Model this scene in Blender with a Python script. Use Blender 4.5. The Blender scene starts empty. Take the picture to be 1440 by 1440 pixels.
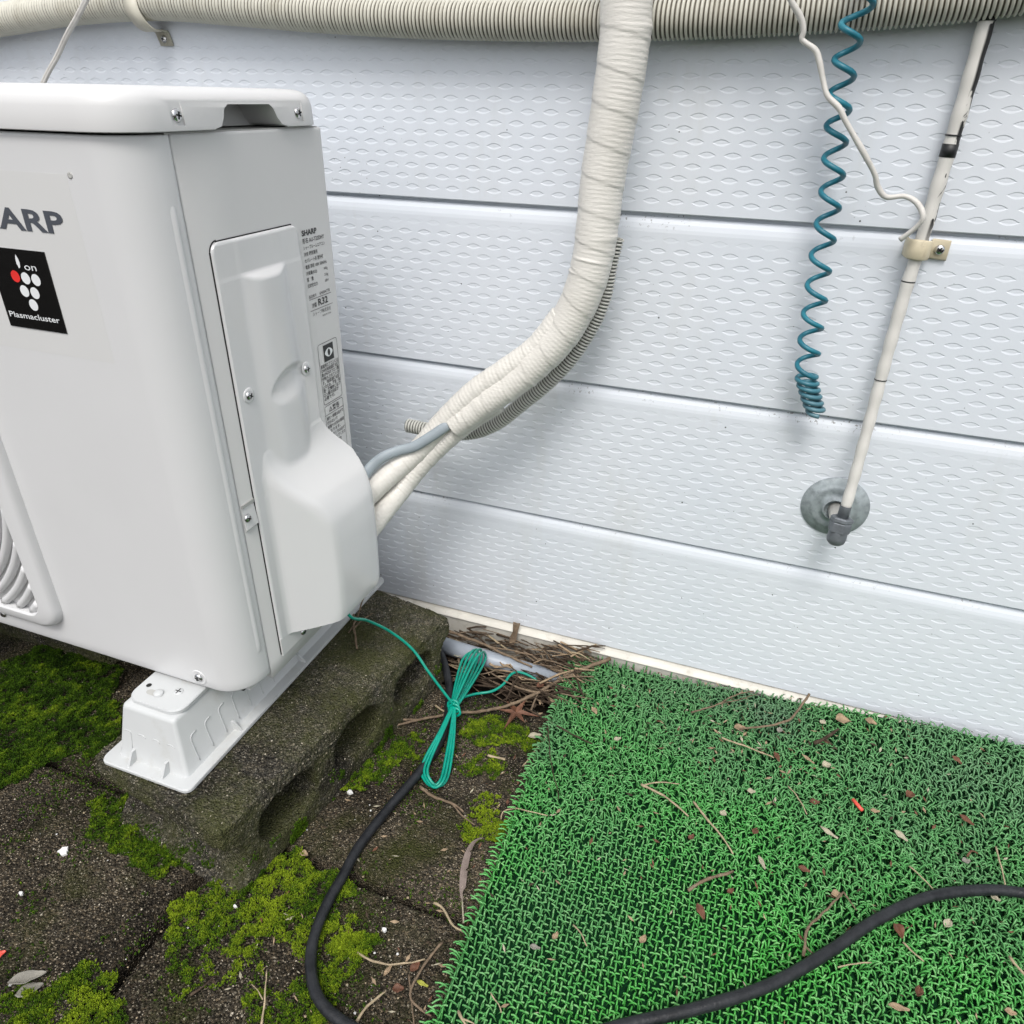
import bpy, bmesh, math, random
import numpy as np
from mathutils import Vector, Matrix, Euler, noise as mnoise
random.seed(7); rng = np.random.default_rng(7)
S = bpy.context.scene
COL = S.collection
R = math.radians

# ------------------------------------------------------------------ camera
FPX = 1030.356                                   # focal length in pixels of the 1440 px photograph
CAM = Vector((0.4352, -0.4673, 0.7121))
CROT = Euler((R(60.468), R(-0.976), R(20.342)), 'XYZ')
cd = bpy.data.cameras.new('camera'); cam = bpy.data.objects.new('camera', cd); COL.objects.link(cam)
cam.location = CAM; cam.rotation_euler = CROT
cd.sensor_width = 36; cd.lens = FPX / 1440 * 36; cd.clip_start = 0.02; cd.clip_end = 500
S.camera = cam

# ------------------------------------------------------------------ sky, sun, exposure (bright overcast)
SUN_EL, SUN_AZ = 58, 168                        # degrees; azimuth measured clockwise from +Y
w = bpy.data.worlds.new('World'); S.world = w; w.use_nodes = True
nt = w.node_tree; bg = nt.nodes['Background']
sky = nt.nodes.new('ShaderNodeTexSky'); sky.sky_type = 'NISHITA'; sky.sun_disc = False
sky.sun_elevation = R(SUN_EL); sky.sun_rotation = R(SUN_AZ); sky.dust_density = 4.0; sky.air_density = 1.0; sky.ozone_density = 1.0
hsv = nt.nodes.new('ShaderNodeHueSaturation'); hsv.inputs['Saturation'].default_value = 0.33
nt.links.new(sky.outputs[0], hsv.inputs['Color']); nt.links.new(hsv.outputs[0], bg.inputs[0])
bg.inputs[1].default_value = 0.15
sd = bpy.data.lights.new('sun', 'SUN'); sd.energy = 1.15; sd.angle = R(20); sd.color = (1.0, 0.975, 0.94)
sun = bpy.data.objects.new('sun', sd); COL.objects.link(sun)
sdir = Vector((math.sin(R(SUN_AZ)) * math.cos(R(SUN_EL)), math.cos(R(SUN_AZ)) * math.cos(R(SUN_EL)), math.sin(R(SUN_EL))))
sun.rotation_euler = (-sdir).to_track_quat('-Z', 'Y').to_euler(); sun.location = sdir * 4
S.view_settings.view_transform = 'Standard'; S.view_settings.look = 'None'
S.view_settings.gamma = 1; S.view_settings.use_curve_mapping = False
S.view_settings.exposure = 0.36

# ------------------------------------------------------------------ measuring helpers: photograph pixel -> point on a known plane
RM = CROT.to_matrix()
def _ray(u, v): return RM @ Vector(((u - 720) / FPX, -(v - 720) / FPX, -1))
def GZ(u, v, z=0.0): d = _ray(u, v); return CAM + d * ((z - CAM.z) / d.z)
def GY(u, v, y): d = _ray(u, v); return CAM + d * ((y - CAM.y) / d.y)
def GX(u, v, x): d = _ray(u, v); return CAM + d * ((x - CAM.x) / d.x)
WALL = 0.35

# ------------------------------------------------------------------ object helpers
def mk(name, verts, faces, mat=None, parent=None, smooth=False, mats=None, fmat=None):
    me = bpy.data.meshes.new(name)
    if isinstance(verts, np.ndarray): verts = verts.tolist()
    if isinstance(faces, np.ndarray): faces = faces.tolist()
    me.from_pydata([tuple(v) for v in verts], [], [tuple(f) for f in faces]); me.update()
    for m in (mats or ([mat] if mat else [])): me.materials.append(m)
    if fmat is not None: me.polygons.foreach_set('material_index', fmat)
    if smooth: me.polygons.foreach_set('use_smooth', [True] * len(me.polygons))
    return link(name, me, parent)
def link(name, me, parent=None):
    o = bpy.data.objects.new(name, me); COL.objects.link(o)
    if parent: adopt(o, parent)
    return o
def adopt(o, parent):
    o.parent = parent
    o.matrix_parent_inverse = wm(parent).inverted()
def wm(o):
    m = o.matrix_basis.copy()
    if o.parent: m = wm(o.parent) @ o.matrix_parent_inverse @ m
    return m
def empty(name, loc=(0, 0, 0)):
    o = bpy.data.objects.new(name, None); COL.objects.link(o); o.location = loc; o.empty_display_size = 0.02
    return o
def tag(o, label=None, cat=None, group=None, kind=None):
    if label: o['label'] = label
    if cat: o['category'] = cat
    if group: o['group'] = group
    if kind: o['kind'] = kind
    return o
class MB:
    def __init__(s): s.v = []; s.f = []
    def add(s, v, f):
        n = len(s.v); s.v += [tuple(p) for p in v]; s.f += [tuple(i + n for i in q) for q in f]; return s
    def box(s, x0, x1, y0, y1, z0, z1):
        v = [(x0, y0, z0), (x1, y0, z0), (x1, y1, z0), (x0, y1, z0), (x0, y0, z1), (x1, y0, z1), (x1, y1, z1), (x0, y1, z1)]
        return s.add(v, [(0, 3, 2, 1), (4, 5, 6, 7), (0, 1, 5, 4), (1, 2, 6, 5), (2, 3, 7, 6), (3, 0, 4, 7)])
    def obj(s, name, mat, parent=None, smooth=False): return mk(name, s.v, s.f, mat, parent, smooth)
def spline(pts, n=8, closed=False):
    P = [np.array(p, float) for p in pts]; out = []
    m = len(P)
    for i in range(m if closed else m - 1):
        if closed: a, b, c, d = P[(i - 1) % m], P[i], P[(i + 1) % m], P[(i + 2) % m]
        else: a, b, c, d = P[max(i - 1, 0)], P[i], P[i + 1], P[min(i + 2, m - 1)]
        for k in range(n):
            t = k / n
            out.append(0.5 * (2 * b + (c - a) * t + (2 * a - 5 * b + 4 * c - d) * t * t + (3 * b - a - 3 * c + d) * t ** 3))
    if not closed: out.append(P[-1])
    return np.array(out)
def resample(P, step):
    P = np.asarray(P, float); d = np.r_[0, np.cumsum(np.linalg.norm(np.diff(P, axis=0), axis=1))]
    n = max(2, int(round(d[-1] / step)) + 1); s = np.linspace(0, d[-1], n)
    return np.stack([np.interp(s, d, P[:, k]) for k in range(3)], 1), s
def tube(P, rad, n=8, cap=True, sq=1.0, up=(0, 0, 1)):
    """Sweep along P; rad is a number, a list per point, or a function f(i, s, theta-array) -> radii; sq flattens along the second axis."""
    P = np.asarray(P, float); m = len(P)
    T = np.gradient(P, axis=0); T /= np.linalg.norm(T, axis=1)[:, None] + 1e-12
    N = np.zeros_like(P); u = np.array(up, float)
    if abs(T[0] @ u) > 0.9: u = np.array((1.0, 0, 0))
    u = u - T[0] * (u @ T[0]); N[0] = u / np.linalg.norm(u)
    for i in range(1, m):
        q = N[i - 1] - T[i] * (N[i - 1] @ T[i]); N[i] = q / (np.linalg.norm(q) + 1e-12)
    B = np.cross(T, N); th = np.linspace(0, 2 * np.pi, n, endpoint=False)
    s = np.r_[0, np.cumsum(np.linalg.norm(np.diff(P, axis=0), axis=1))]
    V = []
    for i in range(m):
        r = rad(i, s[i], th) if callable(rad) else (rad[i] if hasattr(rad, '__len__') else rad)
        r = np.broadcast_to(r, th.shape)
        V.append(P[i] + (np.cos(th) * r)[:, None] * N[i] + (np.sin(th) * r * sq)[:, None] * B[i])
    V = np.concatenate(V); F = []
    for i in range(m - 1):
        for k in range(n):
            k2 = (k + 1) % n; F.append((i * n + k, i * n + k2, (i + 1) * n + k2, (i + 1) * n + k))
    if cap: F.append(tuple(range(n - 1, -1, -1))); F.append(tuple(range((m - 1) * n, m * n)))
    return V.tolist(), F
def lathe(prof, o, ax, n=24):
    """Surface of revolution: prof = [(radius, distance along ax)], from point o."""
    ax = Vector(ax).normalized(); a = ax.orthogonal().normalized(); b = ax.cross(a); o = Vector(o); V = []; F = []
    for r, h in prof:
        for k in range(n):
            t = 2 * math.pi * k / n; V.append(tuple(o + ax * h + (a * math.cos(t) + b * math.sin(t)) * r))
    for i in range(len(prof) - 1):
        for k in range(n):
            F.append((i * n + k, i * n + (k + 1) % n, (i + 1) * n + (k + 1) % n, (i + 1) * n + k))
    F.append(tuple(range((len(prof) - 1) * n, len(prof) * n)))
    return V, F
def bake(o):
    """Apply an object's modifiers to its mesh."""
    dg = bpy.context.evaluated_depsgraph_get(); dg.update()
    me = bpy.data.meshes.new_from_object(o.evaluated_get(dg)); o.modifiers.clear(); o.data = me
    return o
def fbm(x, y, z, sc, oct=3): return mnoise.fractal((x * sc, y * sc, z * sc), 1.0, 2.0, oct)

# ------------------------------------------------------------------ materials
class NT:
    def __init__(s, name):
        s.m = bpy.data.materials.new(name); s.m.use_nodes = True; s.t = s.m.node_tree; s.b = s.t.nodes['Principled BSDF']
        s.tc = s.t.nodes.new('ShaderNodeTexCoord')
    def n(s, typ, **k):
        x = s.t.nodes.new('ShaderNode' + typ)
        for a, b in k.items(): setattr(x, a, b)
        return x
    def l(s, a, b): s.t.links.new(a, b)
    def noise(s, scale, det=4, rough=0.55, co=None):
        x = s.n('TexNoise'); x.inputs['Scale'].default_value = scale; x.inputs['Detail'].default_value = det; x.inputs['Roughness'].default_value = rough
        s.l(co or s.tc.outputs['Object'], x.inputs['Vector']); return x
    def voro(s, scale, feature='F1', co=None):
        x = s.n('TexVoronoi'); x.feature = feature; x.inputs['Scale'].default_value = scale
        s.l(co or s.tc.outputs['Object'], x.inputs['Vector']); return x
    def ramp(s, sock, *stops):
        x = s.n('ValToRGB'); e = x.color_ramp.elements
        while len(e) < len(stops): e.new(0.5)
        for i, (p, c) in enumerate(stops):
            e[i].position = p; e[i].color = (*c, 1) if hasattr(c, '__len__') else (c, c, c, 1)
        s.l(sock, x.inputs[0]); return x.outputs[0]
    def mix(s, fac, a, b, mode='MIX'):
        x = s.n('Mix', data_type='RGBA', blend_type=mode)
        for sock, val in ((x.inputs[0], fac), (x.inputs[6], a), (x.inputs[7], b)):
            if hasattr(val, 'links') or hasattr(val, 'is_linked'): s.l(val, sock)
            elif hasattr(val, '__len__'): sock.default_value = (*val, 1)
            else: sock.default_value = val
        return x.outputs[2]
    def math(s, op, a, b=0.0, clamp=False):
        x = s.n('Math', operation=op, use_clamp=clamp)
        for sock, val in ((x.inputs[0], a), (x.inputs[1], b)):
            if hasattr(val, 'is_linked'): s.l(val, sock)
            else: sock.default_value = val
        return x.outputs[0]
    def bump(s, h, strength, dist=0.001):
        x = s.n('Bump'); x.inputs['Strength'].default_value = strength; x.inputs['Distance'].default_value = dist
        s.l(h, x.inputs['Height']); s.l(x.outputs[0], s.b.inputs['Normal'])
    def col(s, c):
        if hasattr(c, 'is_linked'): s.l(c, s.b.inputs['Base Color'])
        else: s.b.inputs['Base Color'].default_value = (*c, 1)
    def rough(s, r):
        if hasattr(r, 'is_linked'): s.l(r, s.b.inputs['Roughness'])
        else: s.b.inputs['Roughness'].default_value = r
def plain(name, c, rough=0.5, var=0.06, scale=40, bump=0.0, bscale=300, metal=0.0, dirt=None, dscale=25):
    t = NT(name); nz = t.noise(scale)
    lo = tuple(x * (1 - var) for x in c); hi = tuple(min(1, x * (1 + var)) for x in c)
    cc = t.ramp(nz.outputs[0], (0.3, lo), (0.7, hi))
    if dirt:
        d = t.ramp(t.noise(dscale, 6, 0.7).outputs[0], (0.56, 0.0), (0.76, 0.8)); cc = t.mix(d, cc, dirt)
    t.col(cc); t.rough(rough); t.b.inputs['Metallic'].default_value = metal
    if bump: t.bump(t.noise(bscale, 3).outputs[0], bump)
    return t.m
M = {}
M['unit'] = plain('unit_paint', (0.645, 0.645, 0.640), 0.36, 0.012, 12, 0.03, 900)
M['unit_front'] = plain('unit_front_paint', (0.645, 0.648, 0.650), 0.33, 0.012, 12, 0.03, 900)
M['cover'] = plain('cover_plastic', (0.67, 0.672, 0.672), 0.16, 0.01, 12, 0.02, 700)
M['film'] = plain('film', (0.638, 0.640, 0.632), 0.30, 0.01, 12)
M['rail'] = plain('rail_plastic', (0.53, 0.545, 0.545), 0.5, 0.02, 30, 0.05, 500, dirt=(0.44, 0.44, 0.41), dscale=18)
M['dark'] = plain('dark_gap', (0.01, 0.01, 0.01), 0.8)
M['inside'] = plain('pocket_metal', (0.42, 0.42, 0.40), 0.4, 0.15, 20)
M['chrome'] = plain('screw_steel', (0.62, 0.62, 0.62), 0.22, 0.15, 300, metal=1.0)
M['ink'] = plain('ink', (0.012, 0.013, 0.014), 0.5)
M['logo'] = plain('logo_grey', (0.075, 0.083, 0.10), 0.4)
M['plate'] = plain('emblem_black', (0.006, 0.006, 0.006), 0.25)
M['white_ink'] = plain('white_ink', (0.75, 0.77, 0.78), 0.45)
M['red_ink'] = plain('red_ink', (0.75, 0.035, 0.03), 0.4)
M['green_wire'] = plain('green_wire', (0.0, 0.27, 0.19), 0.32, 0.12, 60)
def cord_mat():
    t = NT('blue_cord'); c = t.ramp(t.noise(60, 4).outputs[0], (0.3, (0.009, 0.115, 0.165)), (0.7, (0.018, 0.185, 0.245)))
    z = t.n('SeparateXYZ'); t.l(t.tc.outputs['Object'], z.inputs[0]); old = t.ramp(z.outputs[2], (0.425, 0.8), (0.475, 0.0)); t.col(t.mix(old, c, (0.115, 0.195, 0.225)))
    t.rough(0.42); return t.m
M['blue_cord'] = cord_mat()
M['white_wire'] = plain('white_wire', (0.62, 0.60, 0.56), 0.5, 0.08, 50, dirt=(0.30, 0.27, 0.24), dscale=40)
M['grey_cable'] = plain('grey_cable', (0.30, 0.345, 0.375), 0.45, 0.05, 50)
M['galv'] = plain('galvanised', (0.31, 0.35, 0.365), 0.5, 0.3, 120, 0.2, 400, metal=0.15, dirt=(0.23, 0.265, 0.275), dscale=60)
M['fitting'] = plain('fitting_grey', (0.16, 0.175, 0.19), 0.5, 0.25, 90, 0.2, 400, metal=0.4)
M['clamp'] = plain('clamp_plastic', (0.60, 0.53, 0.38), 0.5, 0.08, 60, dirt=(0.36, 0.30, 0.2), dscale=70)
M['pvc'] = plain('pvc_grey', (0.30, 0.335, 0.38), 0.4, 0.08, 40, 0.05, 300, dirt=(0.12, 0.115, 0.10), dscale=35)
M['trim'] = plain('base_trim', (0.60, 0.58, 0.52), 0.5, 0.08, 30, 0.05, 300, dirt=(0.30, 0.27, 0.21), dscale=35)
M['soil'] = plain('soil', (0.014, 0.011, 0.008), 0.95, 0.5, 90, 0.9, 220, dirt=(0.06, 0.045, 0.03), dscale=60)
M['bark'] = plain('twig_bark', (0.17, 0.125, 0.085), 0.85, 0.35, 130, 0.5, 500, dirt=(0.30, 0.25, 0.19), dscale=90)
M['bark_dark'] = plain('twig_bark_dark', (0.062, 0.045, 0.032), 0.9, 0.4, 130, 0.5, 500)
M['straw'] = plain('straw', (0.36, 0.29, 0.19), 0.8, 0.25, 130)
M['leaf_red'] = plain('leaf_redbrown', (0.13, 0.060, 0.036), 0.6, 0.4, 120, 0.3, 300, dirt=(0.25, 0.14, 0.09), dscale=80)
M['leaf_tan'] = plain('leaf_tan', (0.30, 0.22, 0.14), 0.75, 0.3, 120, 0.3, 300, dirt=(0.16, 0.10, 0.06), dscale=80)
M['leaf_pale'] = plain('leaf_pale', (0.36, 0.33, 0.24), 0.7, 0.2, 120, 0.3, 300)
M['leaf_grey'] = plain('leaf_grey', (0.21, 0.20, 0.17), 0.75, 0.2, 90, 0.3, 300)
M['orange'] = plain('orange_plastic', (0.70, 0.09, 0.06), 0.4, 0.1)
M['chip'] = plain('white_chip', (0.72, 0.72, 0.70), 0.6, 0.1)
M['yellow'] = plain('yellow_leaf', (0.35, 0.36, 0.05), 0.6, 0.2)

def wall_mat():
    t = NT('siding_paint'); base = t.ramp(t.noise(7, 3).outputs[0], (0.3, (0.660, 0.700, 0.752)), (0.7, (0.690, 0.724, 0.768)))
    v = t.voro(55); d = t.ramp(v.outputs['Distance'], (0.035, 1.0), (0.06, 0.0))
    sp = t.n('SeparateColor'); t.l(v.outputs['Color'], sp.inputs[0])
    sel = t.math('GREATER_THAN', sp.outputs[0], 0.89)
    f = t.math('MULTIPLY', d, sel)
    v2 = t.voro(140); d2 = t.ramp(v2.outputs['Distance'], (0.06, 1.0), (0.12, 0.0)); sp2 = t.n('SeparateColor'); t.l(v2.outputs['Color'], sp2.inputs[0])
    clump = t.ramp(t.noise(9, 4).outputs[0], (0.55, 0.0), (0.66, 1.0))
    f2 = t.math('MULTIPLY', t.math('MULTIPLY', d2, t.math('GREATER_THAN', sp2.outputs[1], 0.88)), clump)
    c = t.mix(f, base, (0.02, 0.02, 0.02)); c = t.mix(f2, c, (0.05, 0.045, 0.04))
    sz = t.n('SeparateXYZ'); t.l(t.tc.outputs['Object'], sz.inputs[0]); fr = t.math('FRACT', t.math('DIVIDE', t.math('SUBTRACT', sz.outputs[2], 0.0305), 0.193))
    lip = t.ramp(fr, (0.905, 0.0), (0.955, 1.0)); gs = t.math('MULTIPLY', lip, t.math('MULTIPLY', t.ramp(t.noise(260, 3, 0.6).outputs[0], (0.61, 0.0), (0.67, 0.7)), t.ramp(t.noise(7, 4, 0.6).outputs[0], (0.52, 0.0), (0.62, 1.0))))
    c = t.mix(gs, c, (0.10, 0.09, 0.07))
    # grime film, drawn out downwards
    mp = t.n('Mapping'); mp.inputs['Scale'].default_value = (1, 1, 0.22); t.l(t.tc.outputs['Object'], mp.inputs[0])
    g = t.ramp(t.noise(14, 6, 0.65, mp.outputs[0]).outputs[0], (0.56, 0.0), (0.85, 0.45)); c = t.mix(g, c, (0.50, 0.50, 0.46))
    t.col(c); t.rough(0.55); t.b.inputs['Specular IOR Level'].default_value = 0.35; t.bump(t.noise(500, 2).outputs[0], 0.06, 0.0004)
    return t.m
M['wall'] = wall_mat()

def concrete(name, dark, mid, specks, moss, spscale=330, spthr=0.80, pos_moss=0.5, bright=(0.42, 0.36, 0.27)):
    t = NT(name)
    n1 = t.noise(6, 6, 0.65); base = t.ramp(n1.outputs[0], (0.32, dark), (0.62, mid))
    fine = t.ramp(t.noise(420, 3, 0.7).outputs[0], (0.3, 0.35), (0.75, 1.5)); base = t.mix(1.0, base, fine, 'MULTIPLY')
    v = t.voro(spscale); sp = t.n('SeparateColor'); t.l(v.outputs['Color'], sp.inputs[0])
    grain = t.ramp(sp.outputs[0], (0.0, (0.3, 0.3, 0.3)), (0.6, (1, 1, 1)), (1.0, (2.3, 2.1, 1.8))); base = t.mix(0.75, base, grain, 'MULTIPLY')
    zone = t.ramp(t.noise(13, 5, 0.6).outputs[0], (0.40, 0.0), (0.62, 1.0))
    on = t.math('MULTIPLY', t.math('GREATER_THAN', sp.outputs[1], spthr), t.ramp(v.outputs['Distance'], (0.30, 1.0), (0.48, 0.0)))
    on = t.math('MULTIPLY', on, t.math('MULTIPLY_ADD', zone, specks)); 
    spc = t.mix(sp.outputs[2], bright, tuple(x * 0.45 for x in bright))
    base = t.mix(on, base, spc)
    v3 = t.voro(spscale * 1.7); s3 = t.n('SeparateColor'); t.l(v3.outputs['Color'], s3.inputs[0])
    salt = t.math('MULTIPLY', t.math('GREATER_THAN', s3.outputs[0], 0.93), t.ramp(v3.outputs['Distance'], (0.25, 1.0), (0.42, 0.0))); base = t.mix(t.math('MULTIPLY', salt, 0.85), base, (0.50, 0.46, 0.38))
    pep = t.ramp(t.noise(190, 4, 0.8).outputs[0], (0.36, 0.9), (0.46, 0.0)); base = t.mix(pep, base, (0.010, 0.009, 0.007))
    mz = t.ramp(t.noise(9, 7, 0.7).outputs[0], (pos_moss, 0.0), (pos_moss + 0.16, 1.0)); base = t.mix(t.math('MULTIPLY', mz, 0.8), base, moss)
    t.col(base); t.rough(t.ramp(n1.outputs[0], (0.3, 0.6), (0.7, 0.95)))
    h = t.math('ADD', t.math('MULTIPLY', v.outputs['Distance'], -0.9), t.noise(160, 5, 0.7).outputs[0])
    t.bump(h, 1.0, 0.005)
    return t.m
M['paver'] = concrete('paver_concrete', (0.015, 0.012, 0.009), (0.130, 0.110, 0.080), 0.50, (0.048, 0.056, 0.012), 470, 0.74, 0.50, (0.62, 0.53, 0.39))
M['block'] = concrete('block_concrete', (0.015, 0.0135, 0.011), (0.150, 0.142, 0.118), 0.30, (0.076, 0.082, 0.028), 430, 0.78, 0.43, (0.60, 0.55, 0.45))

def hose_mat(name, c, groove, dirt):
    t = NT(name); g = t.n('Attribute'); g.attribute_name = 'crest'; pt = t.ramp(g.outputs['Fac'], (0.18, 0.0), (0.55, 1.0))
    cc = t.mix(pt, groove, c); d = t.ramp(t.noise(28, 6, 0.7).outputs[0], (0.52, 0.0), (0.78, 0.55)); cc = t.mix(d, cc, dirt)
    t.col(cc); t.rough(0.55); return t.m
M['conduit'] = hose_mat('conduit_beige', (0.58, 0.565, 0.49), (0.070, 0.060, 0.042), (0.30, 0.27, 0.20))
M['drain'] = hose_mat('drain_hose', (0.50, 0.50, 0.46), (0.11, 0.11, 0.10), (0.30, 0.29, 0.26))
def tape_mat():
    t = NT('wrap_tape'); c = t.ramp(t.noise(20, 4).outputs[0], (0.3, (0.64, 0.62, 0.57)), (0.7, (0.70, 0.68, 0.63)))
    t.col(c); t.rough(0.42)
    mp = t.n('Mapping'); mp.inputs['Scale'].default_value = (1, 1, 5); mp.inputs['Rotation'].default_value = (0.15, 0.25, 0); t.l(t.tc.outputs['Object'], mp.inputs[0])
    t.bump(t.noise(75, 5, 0.6, mp.outputs[0]).outputs[0], 0.40, 0.0016); return t.m
M['tape'] = tape_mat()
M['strap'] = plain('strap_beige', (0.50, 0.48, 0.40), 0.5, 0.08, 40, dirt=(0.30, 0.27, 0.2), dscale=50)
def pipe_mat():
    t = NT('peeling_white_wrap'); c = t.ramp(t.noise(30, 4).outputs[0], (0.3, (0.60, 0.585, 0.545)), (0.7, (0.68, 0.665, 0.625)))
    mp = t.n('Mapping'); mp.inputs['Scale'].default_value = (1, 1, 0.55); t.l(t.tc.outputs['Object'], mp.inputs[0])
    v = t.voro(95, 'DISTANCE_TO_EDGE', mp.outputs[0]); e = t.ramp(v.outputs[0], (0.02, 1.0), (0.05, 0.0))
    s = t.n('SeparateXYZ'); t.l(t.tc.outputs['Object'], s.inputs[0]); up = t.ramp(s.outputs[2], (0.585, 0.0), (0.62, 1.0))
    side = t.n('NewGeometry'); sx = t.n('SeparateXYZ'); t.l(side.outputs['Normal'], sx.inputs[0]); rt = t.ramp(sx.outputs[0], (0.20, 0.0), (0.45, 1.0))
    z = t.ramp(t.noise(45, 4).outputs[0], (0.50, 0.0), (0.56, 1.0))
    f = t.math('MULTIPLY', t.math('MULTIPLY', e, z), t.math('MULTIPLY', up, rt))
    pz = t.ramp(t.noise(70, 3, 0.5, mp.outputs[0]).outputs[0], (0.50, 0.0), (0.51, 1.0)); f = t.math('MAXIMUM', f, t.math('MULTIPLY', pz, t.math('MULTIPLY', up, rt)))
    t.col(t.mix(f, c, (0.015, 0.015, 0.015))); t.rough(0.5); return t.m
M['white_pipe'] = pipe_mat()
def cable_mat():
    t = NT('black_rubber'); c = t.ramp(t.noise(60, 5, 0.7).outputs[0], (0.35, (0.008, 0.009, 0.011)), (0.75, (0.028, 0.030, 0.034)))
    t.col(c); t.rough(t.ramp(t.noise(90, 4).outputs[0], (0.3, 0.28), (0.7, 0.6))); t.bump(t.noise(260, 4).outputs[0], 0.5, 0.0012); return t.m
M['cable'] = cable_mat()
def turf_mat():
    t = NT('turf_green'); g = t.n('NewGeometry'); oi = t.n('Attribute'); oi.attribute_name = 'shade'
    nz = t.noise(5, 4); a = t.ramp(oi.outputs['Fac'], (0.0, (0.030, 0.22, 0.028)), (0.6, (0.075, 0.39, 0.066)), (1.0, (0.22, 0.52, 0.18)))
    yy = t.n('SeparateXYZ'); t.l(t.tc.outputs['Object'], yy.inputs[0]); back = t.ramp(yy.outputs[1], (0.0, 0.0), (0.30, 0.48)); dn = t.ramp(t.noise(4.5, 5, 0.6).outputs[0], (0.40, 0.0), (0.66, 0.45)); dust = t.math('ADD', dn, back, True); c = t.mix(dust, a, (0.12, 0.21, 0.13))
    t.col(c); t.rough(0.42); return t.m
M['turf'] = turf_mat()
M['turf_base'] = plain('turf_backing', (0.004, 0.030, 0.010), 0.85, 0.4, 200)
def moss_mat():
    t = NT('moss'); at = t.n('Attribute'); at.attribute_name = 'shade'
    c = t.ramp(at.outputs['Fac'], (0.0, (0.012, 0.030, 0.004)), (0.45, (0.060, 0.125, 0.009)), (1.0, (0.24, 0.32, 0.018)))
    t.col(c); t.rough(0.8); return t.m
M['moss'] = moss_mat()
def feather_mat():
    t = NT('feather'); c = t.ramp(t.noise(60, 4).outputs[0], (0.3, (0.13, 0.10, 0.085)), (0.7, (0.24, 0.19, 0.165)))
    t.col(c); t.rough(0.6); return t.m
M['feather'] = feather_mat()

for nm_, sp_l in (('paver', .12), ('block', .12), ('soil', .08), ('moss', .08), ('turf_base', .05), ('turf', .30), ('cable', .35), ('bark', .15), ('bark_dark', .1), ('straw', .2), ('leaf_red', .25), ('leaf_tan', .25)):
    M[nm_].node_tree.nodes['Principled BSDF'].inputs['Specular IOR Level'].default_value = sp_l
# ================================================================== SETTING: soil, paving, wall
gv, gf = [], []
tag(mk('ground', [(-40, -40, -0.028), (40, -40, -0.028), (40, 40, -0.028), (-40, 40, -0.028)], [(0, 1, 2, 3)], M['soil']), kind='structure')
paving = empty('paving'); tag(paving, kind='structure')
XJ = [-1.227, -0.927, -0.627, -0.327, -0.027, 0.273, 0.573, 0.873, 1.173]; YJ = [-0.970, -0.670, -0.370, -0.070, 0.232]
def height(x, y, seed): return 0.0016 * fbm(x, y, seed, 9, 4) + 0.0011 * fbm(x, y, seed, 60, 3)
def paver(x0, x1, y0, y1, seed):
    g = 0.0058; x0 += g; x1 -= g; y0 += g; y1 -= g; n = 56
    near = (-0.5 < x0 < 0.4 and y0 > -0.4)
    if not near: n = 10
    dz = random.uniform(-0.003, 0.0); tx = random.uniform(-.008, .008); ty = random.uniform(-.008, .008)
    V = []; F = []
    for j in range(n + 1):
        for i in range(n + 1):
            x = x0 + (x1 - x0) * i / n; y = y0 + (y1 - y0) * j / n
            e = min(x - x0, x1 - x, y - y0, y1 - y)
            wob = 0.0014 * fbm(x, y, seed, 40, 3)
            z = dz + tx * (x - x0) + ty * (y - y0) + height(x, y, seed) - max(0, 0.006 - e - wob) ** 2 * 80
            if e < 1e-9: x += wob * .4; y += wob * .4
            V.append((x, y, z))
    for j in range(n):
        for i in range(n):
            a = j * (n + 1) + i; F.append((a, a + 1, a + n + 2, a + n + 1))
    rim = [i for i in range(n + 1)] + [(j * (n + 1) + n) for j in range(1, n + 1)] + [n * (n + 1) + i for i in range(n - 1, -1, -1)] + [j * (n + 1) for j in range(n - 1, 0, -1)]
    b0 = len(V)
    for r in rim: V.append((V[r][0], V[r][1], -0.04))
    k = len(rim)
    for i in range(k): F.append((rim[i], b0 + i, b0 + (i + 1) % k, rim[(i + 1) % k]))
    return mk('paving_slab', V, F, M['paver'], paving, True)
q = 0
for i in range(len(XJ) - 1):
    for j in range(len(YJ) - 1):
        q += 1; paver(XJ[i], XJ[i + 1], YJ[j], YJ[j + 1], q * 3.7)

# ---- wall of horizontal embossed siding boards
SE = [0.0305 + 0.193 * k for k in range(13)]
CW, CH, ROWS = 0.0250, 0.0111, 15
WX0, WX1 = -1.80, 1.80
def lens(w, h, ztop=1.0, zbot=1.0):
    P = []
    for k in range(7):
        u = -1 + k / 3; P.append((u * w / 2, (1 - abs(u) ** 1.7) * h / 2 * ztop))
    for k in range(5, 0, -1):
        u = -1 + k / 3; P.append((u * w / 2, -(1 - abs(u) ** 1.7) * h / 2 * zbot))
    return P
OUT = lens(0.0182, 0.0064); INN = lens(0.0154, 0.0062, 0.83, 0.38)
BOR = [(-CW / 2, 0), (-CW / 2, CH / 2), (-CW / 6, CH / 2), (0, CH / 2), (CW / 6, CH / 2), (CW / 2, CH / 2), (CW / 2, 0),
       (CW / 2, -CH / 2), (CW / 6, -CH / 2), (0, -CH / 2), (-CW / 6, -CH / 2), (-CW / 2, -CH / 2)]
cv = np.array([(x, 0, z) for x, z in BOR] + [(x, 0.0, z) for x, z in OUT] + [(x, 0.00040, z) for x, z in INN] + [(0, 0.00035, 0.0006)])
cf = []
for k in range(12):
    k2 = (k + 1) % 12
    cf += [(k, k2, 12 + k2), (k, 12 + k2, 12 + k), (12 + k, 12 + k2, 24 + k2), (12 + k, 24 + k2, 24 + k), (24 + k, 24 + k2, 36)]
cf = np.array(cf)[:, ::-1]
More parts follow.
